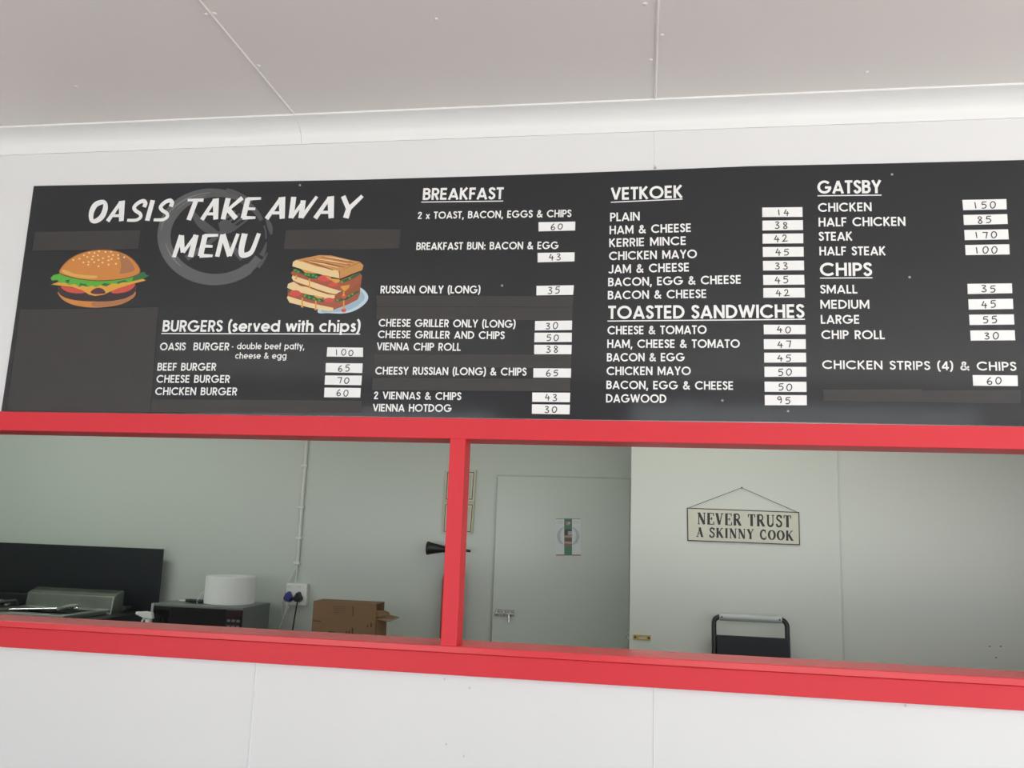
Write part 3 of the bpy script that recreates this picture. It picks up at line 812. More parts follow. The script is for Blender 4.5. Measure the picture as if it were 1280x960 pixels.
obj('bun_glaze', shape(MB(), sB, [(300, 300), (330, 298), (420, 335), (540, 352), (645, 358), (635, 382), (520, 384), (400, 362), (310, 330)], 10), K_BUNL, bur)
obj('bun_brown_side', shape(MB(), sB, [(870, 130), (960, 185), (1020, 265), (1015, 310), (940, 330), (880, 335), (890, 270), (885, 200)], 10), K_BUND, bur)
mb = MB()
for x, y in ((413, 200), (475, 187), (520, 153), (553, 170), (572, 128), (612, 163), (625, 130), (658, 153), (600, 193), (665, 200), (710, 182), (767, 165), (790, 118), (810, 150), (862, 150), (862, 185), (795, 190), (765, 203), (705, 226), (622, 222), (566, 220), (515, 225), (563, 246), (665, 262), (765, 246), (840, 238), (922, 172), (670, 113), (735, 120)):
    mb.pxpoly([bpx(sB, x + 11 * math.cos(a), y + 9 * math.sin(a)) for a in (0, .8, 1.6, 2.4, 3.2, 4, 4.8, 5.6)], YP - 0.00033)
obj('sesame_seeds', mb, K_SEED, bur)
obj('bun_base_brown', shape(MB(), sB, [(610, 622), (860, 605), (1000, 550), (1028, 530), (1020, 560), (970, 600), (860, 645), (640, 670)], 3), K_BUND, bur)

# ---- toasted sandwich picture
sS = (340, 300, 9.143)
mb = shape(MB(), sS, [(520, 820), (620, 640), (900, 540), (985, 530), (1070, 590), (1100, 660), (1060, 730), (960, 800), (830, 838), (650, 835)], 1)
san = obj('sandwich_picture', mb, K_PLATED, board)
san['label'] = 'printed stack of toasted sandwiches on a pale blue plate'
obj('plate_inside', shape(MB(), sS, [(560, 815), (660, 660), (900, 560), (990, 560), (1045, 610), (1060, 665), (1010, 725), (930, 780), (820, 815), (650, 825)], 2), K_PLATE, san)
obj('filling_side', shape(MB(), sS, [(700, 690), (1000, 560), (1008, 610), (980, 680), (860, 740), (700, 800), (640, 800)], 3, 0), K_MEAT, san)
mb = shape(MB(), sS, [(170, 660), (180, 640), (430, 710), (600, 750), (700, 775), (700, 805), (640, 812), (420, 770), (200, 715)], 4, 0)
shape(mb, sS, [(172, 545), (185, 500), (240, 478), (300, 490), (520, 570), (720, 630), (715, 665), (650, 668), (420, 625), (250, 580)], 6, 0)
shape(mb, sS, [(225, 430), (235, 405), (420, 465), (640, 540), (760, 575), (745, 615), (690, 622), (520, 570), (300, 490), (240, 460)], 9, 0)
shape(mb, sS, [(232, 300), (240, 250), (275, 228), (760, 350), (775, 440), (600, 405), (400, 350)], 12, 0)
each('bread_slice', mb, K_BREAD, san)
mb = shape(MB(), sS, [(180, 570), (240, 575), (420, 630), (640, 680), (720, 665), (700, 775), (600, 755), (420, 715), (180, 640)], 5, 0)
shape(mb, sS, [(215, 372), (240, 350), (560, 430), (760, 470), (1000, 370), (1030, 410), (1020, 470), (870, 580), (760, 580), (640, 540), (420, 465), (235, 405)], 8, 0)
each('ham_layer', mb, K_MEAT, san)
mb = shape(MB(), sS, [(240, 330), (275, 330), (350, 375), (450, 365), (540, 405), (520, 440), (430, 440), (350, 395), (250, 360)], 10, 0)
shape(mb, sS, [(780, 470), (900, 420), (1010, 365), (1000, 400), (900, 455), (800, 495)], 10, 0)
shape(mb, sS, [(355, 625), (450, 635), (600, 685), (590, 710), (480, 695), (360, 655)], 7, 0)
shape(mb, sS, [(180, 560), (215, 565), (205, 605), (185, 600)], 7, 0)
shape(mb, sS, [(720, 690), (850, 650), (1000, 570), (990, 600), (860, 680), (740, 710)], 7, 0)
each('herb_layer', mb, K_HERB, san)
mb = MB()
for x, y in ((265, 345), (300, 362), (385, 395), (420, 400), (470, 405), (505, 420), (800, 480), (890, 440), (375, 640), (425, 655), (480, 675), (540, 690), (750, 690), (880, 640), (920, 620)):
    mb.pxpoly([bpx(sS, x + 16 * math.cos(a), y + 13 * math.sin(a)) for a in (0, 1, 2, 3, 4, 5)], YP - 0.00036)
obj('herb_highlights', mb, K_HERBL, san)
mb = MB()
for x, y, a, b in ((600, 440, 80, 38), (265, 610, 65, 38), (650, 685, 60, 25), (700, 510, 60, 25), (820, 645, 32, 26), (820, 803, 28, 24)):
    mb.pxpoly([bpx(sS, x + a * math.cos(t * .45), y + b * math.sin(t * .45) + (x - 600) * .0) for t in range(14)], YP - 0.00039)
each('tomato_slice', mb, K_TOM, san)
mb = shape(MB(), sS, [(600, 400), (680, 440), (775, 450), (770, 480), (730, 495), (690, 470), (640, 440)], 14, 0)
shape(mb, sS, [(780, 530), (890, 510), (880, 545), (830, 590), (800, 560)], 14, 0)
shape(mb, sS, [(330, 330), (400, 350), (520, 385), (380, 375)], 14, 0)
shape(mb, sS, [(460, 625), (540, 645), (600, 668), (520, 668)], 14, 0)
for x, y0, y1 in ((428, 440, 550), (345, 660, 770), (500, 690, 800), (820, 590, 640), (820, 690, 790), (278, 400, 450)):
    mb.ribbon([bpx(sS, x, y0), bpx(sS, x, y1 - 20), bpx(sS, x - 4, y1)], [.8, .9, 1.6], lambda u, v: P(u, v, YP - 0.00042))
each('melted_cheese', mb, K_SAUCE, san)
mb = shape(MB(), sS, [(690, 622), (760, 600), (1022, 470), (1004, 600), (850, 650), (715, 690)], 3.5, 0)
mb.ribbon([bpx(sS, *p) for p in ((238, 470), (300, 494), (420, 535), (520, 574), (640, 612), (740, 628))], [.3, .7, .9, 1.0, 1.0, .5], lambda u, v: P(u, v, YP - 0.0003))
each('crust_shadow', mb, K_CRUSTD, san)
obj('crust_side', shape(MB(), sS, [(770, 355), (1010, 255), (1045, 290), (1030, 345), (920, 385), (775, 445)], 13, 0), K_CRUST, san)
obj('toasted_top', shape(MB(), sS, [(275, 228), (400, 200), (545, 172), (680, 178), (880, 225), (1010, 250), (770, 355), (500, 300), (350, 250)], 15, 0), K_CRUST, san)
mb = MB()
for a, b in (((480, 215), (900, 290)), ((570, 195), (930, 262)), ((430, 235), (830, 312)), ((360, 235), (700, 345))):
    mb.ribbon([bpx(sS, *a), bpx(sS, (a[0] + b[0]) / 2, (a[1] + b[1]) / 2 - 4), bpx(sS, *b)], [.4, 1.0, .5], lambda u, v: P(u, v, YP - 0.0005))
mb.ribbon([bpx(sS, 260, 480), bpx(sS, 330, 515), bpx(sS, 420, 535)], [.5, 1.2, .5], lambda u, v: P(u, v, YP - 0.0005))
mb.ribbon([bpx(sS, 770, 355), bpx(sS, 775, 440)], .5, lambda u, v: P(u, v, YP - 0.0005))
obj('grill_marks', mb, K_CRUSTD, san)
mb = MB()
for a, b in (((500, 225), (860, 285)), ((600, 200), (880, 250)), ((420, 255), (760, 325))):
    mb.ribbon([bpx(sS, a[0], a[1] - 10), bpx(sS, (a[0] + b[0]) / 2, (a[1] + b[1]) / 2 - 14), bpx(sS, b[0], b[1] - 10)], [.3, .8, .3], lambda u, v: P(u, v, YP - 0.00053))
obj('toast_highlights', mb, K_BREAD, san)

# ------------------------------------------------------------------ kitchen door
YD = YB - 0.028
d0, d1 = P(621.7, 594, YD), P(614.1, 800, YD)
door = struct(empty('door_1', (d0.x, YD, 0)))
door['label'] = 'plain pale grey kitchen door in the corner behind the hatch'
obj('door_leaf', MB().box(d0.x, XC - 0.012, YD, YB - 0.002, 0.01, d0.z), M_DOOR, door, bevel=0.004)
# sliding bolt
b0, b1 = P(619, 762, YD), P(642.5, 771, YD)
bo = obj('bolt_plate', MB().box(b0.x, b1.x, YD - 0.003, YD + 0.002, b1.z, b0.z + 0.004), M_CHROME, door, bevel=0.001)
zc = (b0.z + b1.z) / 2
obj('bolt_rod', MB().tube([(b0.x - 0.002, YD - 0.012, zc - 0.002), (b1.x + 0.002, YD - 0.012, zc - 0.002)], 0.0065, 12), M_CHROME, bo, smooth=40)
for f in (.12, .5, .85):
    xx = b0.x + (b1.x - b0.x) * f
    obj('bolt_loop', MB().tube([(xx, YD - 0.012 + 0.011 * math.cos(t), zc + 0.0 + 0.014 * math.sin(t)) for t in [PI / 2 + PI * i / 8 for i in range(9)]], 0.003, 8), M_CHROME, bo, smooth=40)
xx = b0.x + (b1.x - b0.x) * .75
obj('bolt_handle', MB().tube([(xx, YD - 0.014, zc), (xx + 0.002, YD - 0.02, zc - 0.045)], 0.005, 10), M_CHROME, bo, smooth=40)

# poster on the door
YQ = YD - 0.002
poster = obj('poster', MB().pxprism([(695, 648), (726.6, 648), (726.3, 694.8), (694.6, 694.6)], YQ, YD - 0.0003), colm('poster_paper', (.68, .72, .72), .5), base=(P(710, 671, YQ).x, YQ, P(710, 671, YQ).z))
tag(poster, 'small paper poster with a green vertical band taped to the grey door', 'poster')
q = lambda x, y: (680 + x / 16, 640 + y / 16)
obj('green_band', MB().pxpoly([q(405, 130), q(560, 130), q(560, 870), q(405, 870)], YQ - .0004), colm('poster_green', (.045, .17, .09)), poster)
mb = MB().pxpoly([q(238, 130), q(405, 130), q(405, 142), q(238, 142)], YQ - .0004).pxpoly([q(560, 130), q(735, 130), q(735, 142), q(560, 142)], YQ - .0004)
mb.pxpoly([q(240, 850), q(405, 850), q(405, 875), q(240, 875)], YQ - .0004).pxpoly([q(560, 850), q(740, 850), q(740, 875), q(560, 875)], YQ - .0004)
each('red_line', mb, colm('poster_red', (.36, .15, .11)), poster)
obj('picture_block', MB().pxpoly([q(405, 460), q(560, 460), q(560, 680), q(405, 680)], YQ - .0008), colm('poster_brown', (.20, .12, .08)), poster)
obj('picture_block', MB().pxpoly([q(405, 345), q(560, 345), q(560, 385), q(480, 385), q(480, 460), q(405, 460)], YQ - .0008), colm('poster_black', (.025, .028, .035)), poster)
obj('picture_block', MB().pxpoly([q(480, 385), q(560, 385), q(560, 455), q(480, 455)], YQ - .0008), colm('poster_lilac', (.42, .44, .48)), poster)
mb = MB().pxpoly([q(410, 475), q(555, 470), q(555, 510), q(410, 505)], YQ - .0011).pxpoly([q(410, 590), q(555, 600), q(555, 640), q(410, 625)], YQ - .0011)
each('picture_stripe', mb, colm('poster_tan', (.48, .30, .22)), poster)
obj('picture_stripe', MB().pxpoly([q(410, 520), q(555, 520), q(555, 585), q(410, 585)], YQ - .0011), colm('poster_dark_brown', (.09, .055, .03)), poster)
obj('round_badge', MB().pxpoly([q(478 + 42 * math.cos(t * .5), 230 + 36 * math.sin(t * .5)) for t in range(13)], YQ - .0008), colm('poster_badge', (.48, .22, .18)), poster)
obj('round_badge', MB().pxpoly([q(505 + 18 * math.cos(t * .5), 218 + 22 * math.sin(t * .5)) for t in range(13)], YQ - .0011), colm('poster_white', (.62, .63, .61)), poster)
mb = MB()
mb.ribbon([q(*p) for p in arc(480, 480, 190, 190, 115, 245, 20)], [.4 + 1.6 * math.sin(PI * i / 20) for i in range(21)], lambda u, v: P(u, v, YQ - .0004))
mb.ribbon([q(*p) for p in arc(485, 480, 190, 190, -65, 65, 20)], [.4 + 1.6 * math.sin(PI * i / 20) for i in range(21)], lambda u, v: P(u, v, YQ - .0004))
lines = MB()
for k_ in range(9):
    y_ = 185 + k_ * 18 + (k_ > 2) * 250 + (k_ > 5) * 40
    for xa, xb in ((255, 385), (585, 715)):
        lines.pxpoly([q(xa + (k_ * 37) % 30, y_), q(xb - (k_ * 53) % 40, y_), q(xb - (k_ * 53) % 40, y_ + 6), q(xa + (k_ * 37) % 30, y_ + 6)], YQ - .0004)
each('fine_print', lines, colm('poster_fine_grey', (.48, .50, .53)), poster)
obj('round_pattern', mb, colm('poster_blue_grey', (.46, .50, .55)), poster)

# ------------------------------------------------------------------ right hand wall: sign, brass plate, ladder
YG = YS - 0.006
sg = P(929, 658, YG)
sign = empty('hanging_sign', (sg.x, YS, sg.z))
tag(sign, 'cream metal sign reading NEVER TRUST A SKINNY COOK hanging from a nail', 'sign')
c4 = [(858.7, 634.7), (999, 640), (1000, 681.6), (859.4, 676)]
obj('rim', MB().pxprism(c4, YG, YS - 0.001), M_SIGNE, sign)
inn = [(859.9, 635.9), (997.9, 641.1), (998.8, 680.3), (860.6, 674.9)]
obj('face', MB().pxprism(inn, YG - 0.001, YG + 0.001), M_SIGN, sign)
for t, u0, v0, u1, v1, c in (('NEVER TRUST', 871.6, 655.2, 989.3, 659.3, 14.6), ('A SKINNY COOK', 870, 671.0, 992, 676, 12.2)):
    obj('sign_text', text_mesh(t, u0, v0, u1, v1, c, YG - 0.0015, 'serif', space=.42, track=.10, weight=1.22), M_INK, sign)
nl, e0, e1 = P(927.3, 609.7, YG), P(861, 634.8, YG), P(995.6, 639.9, YG)
obj('hanging_wire', MB().tube([e0, nl], 0.0011, 6).tube([nl, e1], 0.0011, 6), M_STRING, sign)
nail = obj('nail', MB().lathe((nl.x, YS + 0.005, nl.z), (0, -1, 0), [(0, 0.0015), (0.011, 0.0015), (0.0111, 0.0042), (0.0135, 0.0036)], 10), M_STRING, base=(nl.x, YS, nl.z), smooth=40)
tag(nail, 'small dark nail in the white wall holding the sign wire', 'nail')

k0, k1 = P(791.5, 793, YS), P(813.5, 800.6, YS)
kp = empty('bolt_keeper', (k0.x, YS, k1.z))
tag(kp, 'small brass keeper plate with two screws on the white corner wall', 'keeper plate')
mb = MB()
t = 0.006
mb.box(k0.x, k1.x, YS - .005, YS + .002, k0.z - .006, k0.z).box(k0.x, k1.x, YS - .005, YS + .002, k1.z, k1.z + .006)
mb.box(k0.x, k0.x + .024, YS - .005, YS + .002, k1.z + .006, k0.z - .006).box(k1.x - .02, k1.x, YS - .005, YS + .002, k1.z + .006, k0.z - .006)
obj('plate', mb, M_BRASS, kp)
for xx in (k0.x + .009, k1.x - .009):
    obj('screw', MB().lathe((xx, YS - .004, (k0.z + k1.z) / 2), (0, -1, 0), [(0, .0055), (.003, .005), (.004, .002)], 12), M_DKLINE, kp, smooth=50)
hk = P(785, 795, YS)
hook = obj('metal_eyelet', MB().tube([(XC - 0.006 - .008 * math.cos(t), YS + .02, hk.z + .012 * math.sin(t)) for t in [2 * PI * i / 14 for i in range(15)]], 0.0028, 8), M_CHROME, base=(XC, YS + .02, hk.z), smooth=50)
tag(hook, 'tiny metal eye on the wall corner beside the brass plate', 'eyelet')

# folding step ladder leaning on the wall
YLd = 1.33
lad = empty('step_ladder', (P(938, 790, YLd).x, YLd, 0))
tag(lad, 'folded black step ladder with a grey top grip against the white wall', 'step ladder')
xl, xr = P(892.3, 790, YLd).x, P(984, 797, YLd).x
zt = P(938, 772.5, YLd).z + 0.0
r = 0.0105


def tl(z, dy=0.0):                    # the frame leans back slightly
    return YLd - (zt - z) * 0.10 + dy


path = [(xl, tl(0.02), 0.02), (xl, tl(zt - .045), zt - .045)] + [(xl + .03 - .03 * math.cos(t), tl(zt - .03 + .03 * math.sin(t)), zt - .03 + .03 * math.sin(t)) for t in [PI / 2 * i / 6 for i in range(1, 7)]]
path += [(xr - .03 + .03 * math.sin(t), tl(zt - .03 + .03 * math.cos(t)), zt - .03 + .03 * math.cos(t)) for t in [PI / 2 * i / 6 for i in range(0, 7)]] + [(xr, tl(0.02), 0.02)]
obj('frame', MB().tube(path, r, 12), M_BLACKP, lad, smooth=50)
gx0, gx1 = P(899, 772, YLd).x, P(977, 776.5, YLd).x
g = obj('grip', MB().tube([(gx0, tl(zt), zt), (gx1, tl(zt), zt)], 0.0165, 16), M_ALU, lad, smooth=50)
for xx in (gx0 + .010, gx1 - .010):
    obj('rivet', MB().lathe((xx, tl(zt) - .0155, zt), (0, -1, 0), [(0, .004), (.002, .0035), (.003, .001)], 10), M_DKLINE, g, smooth=50)
px0, px1, pz = P(896.2, 800, YLd - .03).x, P(986, 808, YLd - .03).x, P(940, 796.3, YLd - .03).z
for k_, z1 in enumerate((pz, pz - .30, pz - .60)):
    z0 = z1 - (.20 if k_ == 0 else .16)
    yy = tl(z1) - .026
    obj('step', MB().prism([(px0, yy, z0), (px1, yy - 0.0, z0), (px1, yy + .01, z1), (px0, yy + .01, z1)], [(px0, yy + .018, z0), (px1, yy + .018, z0), (px1, yy + .026, z1), (px0, yy + .026, z1)]), M_RUBBER, lad, bevel=.003)
for xx in (xl, xr):
    obj('rear_leg', MB().tube([(xx + (.018 if xx == xl else -.018), tl(zt - .25, .012), zt - .25), (xx + (.018 if xx == xl else -.018), tl(.02, .03), .02)], .008, 10), M_BLACKP, lad, smooth=50)
    obj('foot', MB().box(xx - .014, xx + .014, tl(.02) - .02, tl(.02) + .05, 0.0, .03), M_RUBBER, lad, bevel=.003)

# ------------------------------------------------------------------ left hand back wall
# conduit and socket
cu = P(377, 630, YB)
ct, cbm = P(383.3, 540, YB), P(372.3, 706, YB)
con = empty('cable_conduit', (cbm.x, YB, cbm.z))
tag(con, 'thin pale cable conduit running down the wall to the plug socket', 'conduit')
obj('pipe', MB().tube([(cbm.x + .004, YB - .009, 2.98), (cbm.x, YB - .009, cbm.z)], .0105, 12), M_CREAM, con, smooth=50)
for zz in (2.02, 1.78, 1.60, cbm.z + .01):
    obj('clip', MB().box(cbm.x - .018, cbm.x + .018, YB - .024, YB + .001, zz - .007, zz + .007), M_CREAM, con, bevel=.003)
for u1, v1 in ((361.5, 727), (370, 728)):
    e = P(u1, v1, YB)
    obj('flying_wire', MB().tube([(cbm.x, YB - .010, cbm.z), ((cbm.x + e.x) / 2 + .004, YB - .014, (cbm.z + e.z) / 2), (e.x, YB - .012, e.z)], .0045, 8), M_CREAM, con, smooth=50)
s0, s1 = P(357.8, 728.6, YB - .04), P(382, 757.5, YB - .04)
soc = empty('wall_socket', (s0.x, YB, s1.z))
tag(soc, 'pale square double wall socket at the end of the conduit', 'socket')
obj('back_box', MB().box(s0.x + .002, s1.x - .002, YB - .03, YB, s1.z + .002, s0.z - .002), M_CREAM, soc, bevel=.004)
obj('face_plate', MB().box(s0.x, s1.x, YB - .04, YB - .028, s1.z, s0.z), M_WPL, soc, bevel=.004)
for u in (361.5, 374):
    a = P(u, 733, YB - .042)
    obj('rocker_switch', MB().box(a.x - .009, a.x + .009, YB - .046, YB - .038, a.z - .006, a.z + .006), M_CREAM, soc, bevel=.002)


def plug(u, v, m, label, cordm, cordpts):
    c = P(u, v, YB - .06)
    o = empty('power_plug', (c.x, YB - .04, c.z))
    tag(o, label, 'plug', 'plugs in the kitchen wall socket')
    out = spline([(-.021, -.018), (-.026, -.004), (-.016, .016), (-.008, .031), (.008, .031), (.016, .016), (.026, -.004), (.021, -.018), (.008, -.027), (-.008, -.027)], 4, True)
    f = [Vector((c.x + x * .8, YB - .078, c.z + z * .8)) for x, z in out]
    b_ = [Vector((c.x + x, YB - .041, c.z + z)) for x, z in out]
    obj('plug_body', MB().prism(f, b_), m, o, bevel=.004, smooth=40)
    obj('cord', MB().tube([(c.x + x, YB + y, c.z + z) for x, y, z in cordpts], .0042, 10), cordm, o, smooth=50)


plug(360.0, 746.5, M_BLUE, 'blue plug with a white cord in the left half of the socket', M_WPL, spline3 if False else
     [(0, -.06, -.024), (-.004, -.062, -.06), (-.022, -.06, -.12), (-.040, -.05, -.17), (-.045, -.04, -.20), (-.03, -.04, -.26), (-.03, -.04, -.31)])
plug(372.2, 747, M_BLACKP, 'black plug with a black cord in the right half of the socket', M_BLACKP,
     [(0, -.06, -.024), (-.003, -.064, -.06), (-.010, -.062, -.12), (-.018, -.06, -.20), (-.022, -.06, -.28), (-.022, -.06, -.31)])
lw = [P(u, v, YB - .012) for u, v in ((355.5, 738), (352.8, 752), (352.5, 770), (357, 768), (360.5, 758))]
wl = obj('loose_cable', MB().tube([lw[0], lw[1], lw[2], lw[3], lw[4]], .004, 8), M_CREAM, base=(lw[2].x, YB, lw[2].z), smooth=60)
tag(wl, 'thin white cable looping on the wall left of the socket', 'cable')

# two framed certificates, one above the other, behind the red mullion
for lab, (o4, i4, p4) in (('upper of two cream framed certificates on the wall behind the red post', ([(556.6, 587.2), (595.2, 587.4), (592.8, 627.2), (554.6, 627)], [(559.2, 590), (592.7, 590.2), (590.4, 624.4), (557.3, 624.3)], [(562, 593), (589.8, 593.2), (588, 622.8), (560.4, 622.6)])),
                          ('lower of two cream framed certificates on the wall behind the red post', ([(554.2, 627.9), (593, 628.2), (590.3, 667), (552.2, 666.8)], [(556.4, 630.4), (590.8, 630.6), (588.4, 665), (554.6, 664.7)], [(559.6, 633.4), (588, 633.6), (586, 663.3), (557.8, 663)]))):
    b_ = P((o4[0][0] + o4[1][0]) / 2, o4[2][1], YB)
    f = empty('framed_certificate', (b_.x, YB, b_.z))
    tag(f, lab, 'framed certificate', 'framed certificates behind the post')
    obj('frame', MB().pxprism(o4, YB - .016, YB - .0005), M_PINE, f, bevel=.002)
    obj('fillet', MB().pxprism(i4, YB - .0168, YB - .01), M_DKLINE, f)
    sh = [(u + (1 if i in (0, 3) else -1) * .9, v + (1 if i in (0, 1) else -1) * .9) for i, (u, v) in enumerate(i4)]
    obj('mount', MB().pxprism(sh, YB - .0174, YB - .01), M_MOUNT, f)
    obj('document', MB().pxprism(p4, YB - .018, YB - .01), M_CERT, f)

# fire extinguisher hanging behind the mullion
YE = YB - .075
c = P(566, 720, YE)
ext = empty('fire_extinguisher', (c.x, YE, .70))
tag(ext, 'red fire extinguisher with black horn on the wall behind the red post', 'fire extinguisher')
rc = .058
ztop = P(566, 706, YE).z
obj('cylinder', MB().lathe((c.x, YE, ztop - .62), (0, 0, 1), [(0, .045), (.01, rc), (.53, rc), (.56, rc * .93), (.59, rc * .72), (.61, rc * .40), (.62, .018)], 32), M_FIRE, ext, smooth=40)
zv = P(566, 689, YE).z
obj('valve', MB().lathe((c.x, YE, ztop - .01), (0, 0, 1), [(0, .016), (.03, .018), (.05, .02), (zv - ztop + .02, .017)], 20), M_BRASS, ext, smooth=40)
hr = P(588, 689, YE)
obj('squeeze_handle', MB().tube([(c.x - .01, YE, zv + .005), (c.x + .05, YE, zv + .008), (hr.x, YE, hr.z)], [.008, .008, .006], 10), M_DRED, ext, smooth=50)
h0, h1 = P(534, 687, YE - .02), P(554, 687, YE - .02)
obj('discharge_horn', MB().lathe((c.x, YE - .02, h1.z + .002), Vector((-1, 0, 0.02)), [(0, .016), (c.x - h1.x, .0185), (c.x - h0.x - .012, .0345), (c.x - h0.x - .010, .037), (c.x - h0.x, .037), (c.x - h0.x - .001, .031), (c.x - h1.x + .02, .014)], 24), M_BLACKP, ext, smooth=40)
obj('hose', MB().tube([(c.x - .02, YE - .02, zv - .01), (c.x - .02, YE - .055, zv - .06), (c.x - .012, YE - .068, zv - .13), (c.x - .012, YE - .068, zv - .45)], .008, 10), M_BLACKP, ext, smooth=50)
obj('wall_bracket', MB().box(c.x - .045, c.x + .045, YE + .045, YB, ztop - .34, ztop - .31).box(c.x - .02, c.x + .02, YE + .05, YB, ztop - .5, ztop - .02), M_BLACKP, ext)

# work benches
ZB = .93


def bench(name, x0, x1, y0, y1, z, label):
    o = empty(name, ((x0 + x1) / 2, (y0 + y1) / 2, 0))
    tag(o, label, 'bench')
    obj('bench_top', MB().box(x0, x1, y0, y1, z - .04, z), M_WOODT, o, bevel=.003)
    for xx in (x0 + .03, x1 - .03):
        for yy in (y0 + .03, y1 - .03):
            obj('leg', MB().box(xx - .02, xx + .02, yy - .02, yy + .02, 0, z - .04), M_STEEL, o)
    return o


bench('work_bench', -2.68, -1.15, 1.58, YB - .01, ZB, 'steel work bench under the microwave and cardboard box')
bench('fryer_bench', -4.5, -2.72, 1.30, YB - .04, .80, 'steel bench under the fryer in front of the black panel')

# black splash panel
YSP = 2.12
p0, p1 = P(0, 676, YSP), P(203.7, 686.4, YSP)
sp = obj('splash_panel', MB().box(-4.45, p1.x, YSP, YSP + .015, .80, p1.z), M_BLACK, base=((-4.45 + p1.x) / 2, YSP, .80), bevel=.002)
tag(sp, 'large plain black panel standing on the bench against the left wall', 'panel')

# fryer with raised steel hood
fb = (1.50, 2.0)
fx0, fx1 = P(0, 766, 1.5).x, P(152.7, 761, 1.8).x
fz = P(60, 770, 1.5).z - .005
fry = empty('countertop_fryer', ((fx0 + fx1) / 2, 1.75, .80))
tag(fry, 'stainless countertop fryer with raised hood in front of the black panel', 'fryer')
X0, X1 = -3.42, P(82, 770, 1.5).x
obj('side_cabinet', MB().box(X1 + .012, fx1, 1.56, 2.06, .80, fz - .012), M_BLACKP, fry, bevel=.004)
mb = MB().box(X0, X1, 1.50, 2.05, .80, .82).box(X0, X1, 1.50, 1.51, .82, fz).box(X0, X1, 2.04, 2.05, .82, fz).box(X0, X0 + .01, 1.51, 2.04, .82, fz).box(X1 - .01, X1, 1.51, 2.04, .82, fz)
obj('body', mb, M_STEEL, fry)
rim = MB()
rim.box(X0 - .01, X1 + .01, 1.47, 1.53, fz, fz + .014).box(X0 - .01, X0 + .05, 1.53, 2.06, fz, fz + .014).box(X1 - .03, X1 + .01, 1.53, 2.06, fz, fz + .014).box(X0 + .05, X1 - .03, 1.80, 2.06, fz, fz + .014)
obj('rim', rim, M_STEEL, fry, bevel=.003)
obj('pan', MB().box(X0 + .06, X1 - .04, 1.54, 1.78, fz - .15, fz - .14), M_BLACKP, fry)
q0, q1 = P(41, 733, 1.93), P(148, 738, 1.93)
hx0, hx1 = P(34, 745, 1.875).x, P(143, 745.5, 1.875).x
ht = q1.z
hb = fz + .014
fa, fb_, fc = P(141, 763, 1.86), P(143, 745.5, 1.875), P(148, 738, 1.95)
prof2 = [(1.86, fa.z - .03), (1.875, fb_.z), (1.90, fb_.z + .012), (1.95, fc.z), (1.97, fc.z - .003), (1.97, fa.z - .03)]
n = len(prof2)
hood = MB().add([(hx0, y, z) for y, z in prof2] + [(hx1, y, z) for y, z in prof2], [tuple(range(n)), tuple(range(2 * n - 1, n - 1, -1))] + [(i, (i + 1) % n, (i + 1) % n + n, i + n) for i in range(n)])
obj('hood', hood, M_HOOD, fry, bevel=.006)
hx = P(84, 762, 1.62)
obj('basket_handle', MB().tube([(hx.x, 1.70, hb + .03), (hx.x, 1.60, hb + .028), (hx.x - .02, 1.56, hb + .012)], .011, 10), M_CHROME, fry, smooth=50)
obj('basket_rail', MB().tube([(X0 + .12, 1.57, fz + .018), (hx.x + .02, 1.68, fz + .03)], .007, 8), M_CHROME, fry, smooth=50)

# dark gas burner at the far left
gb = empty('gas_griller', (-3.9, 1.75, .80))
tag(gb, 'dark gas griller with knobs at the left end of the bench', 'griller')
gz = P(0, 766, 1.6).z
obj('body', MB().box(-4.35, -3.46, 1.52, 2.05, .80, gz), M_BLACKP, gb, bevel=.006)
obj('backsplash', MB().box(-4.35, -3.46, 1.96, 2.05, gz, P(0, 741, 1.96).z), M_GREYM if False else M_BLACKP, gb, bevel=.004)
for k_ in range(6):
    xx = -4.28 + k_ * .15
    obj('grate_bar', MB().tube([(xx, 1.58, gz + .01), (xx, 1.60, gz + .035), (xx, 1.90, gz + .035), (xx, 1.92, gz + .01)], .007, 8), M_GREYM, gb, smooth=50)
for u, v in ((2, 752), (10, 757)):
    a = P(u, v, 1.96)
    obj('control_knob', MB().lathe((a.x, 1.962, a.z), (0, -1, 0), [(0, .016), (.018, .013), (.02, .004)], 16), M_CHROME, gb, smooth=50)

# microwave
mx0, mx1 = P(192, 754, 1.75).x, P(303.5, 760, 1.75).x
mzt, mzb = 1.237, ZB + .012
mw = empty('microwave', ((mx0 + mx1) / 2, 1.9, ZB))
tag(mw, 'grey microwave oven with a dark glass front on the bench', 'microwave')
obj('case', MB().box(mx0, mx1, 1.76, 2.09, mzb, mzt), M_GREYM, mw, bevel=.004)
fr = obj('front', MB().box(mx0 + .001, mx1 - .001, 1.745, 1.762, mzb, mzt - .012), M_DGLASS, mw, bevel=.003)
pxp = P(283, 770, 1.745).x
obj('control_panel', MB().box(pxp, mx1 - .003, 1.741, 1.75, mzb + .01, mzt - .016), M_DRED, mw, bevel=.002)
for rr in range(4):
    for cc in range(3):
        xx = pxp + .018 + cc * .026
        zz = P(290, 776, 1.741).z - rr * .03
        obj('button', MB().box(xx - .009, xx + .009, 1.739, 1.743, zz - .006, zz + .006), M_GREYM, fr)
obj('door_edge', MB().box(mx0 - .006, mx0 + .007, 1.738, 1.765, mzb, mzt), M_ALU, mw, bevel=.002)
for xx in (mx0 + .05, mx1 - .05):
    for yy in (1.80, 2.05):
        obj('foot', MB().lathe((xx, yy, ZB), (0, 0, 1), [(0, .014), (.014, .016)], 12), M_RUBBER, mw)

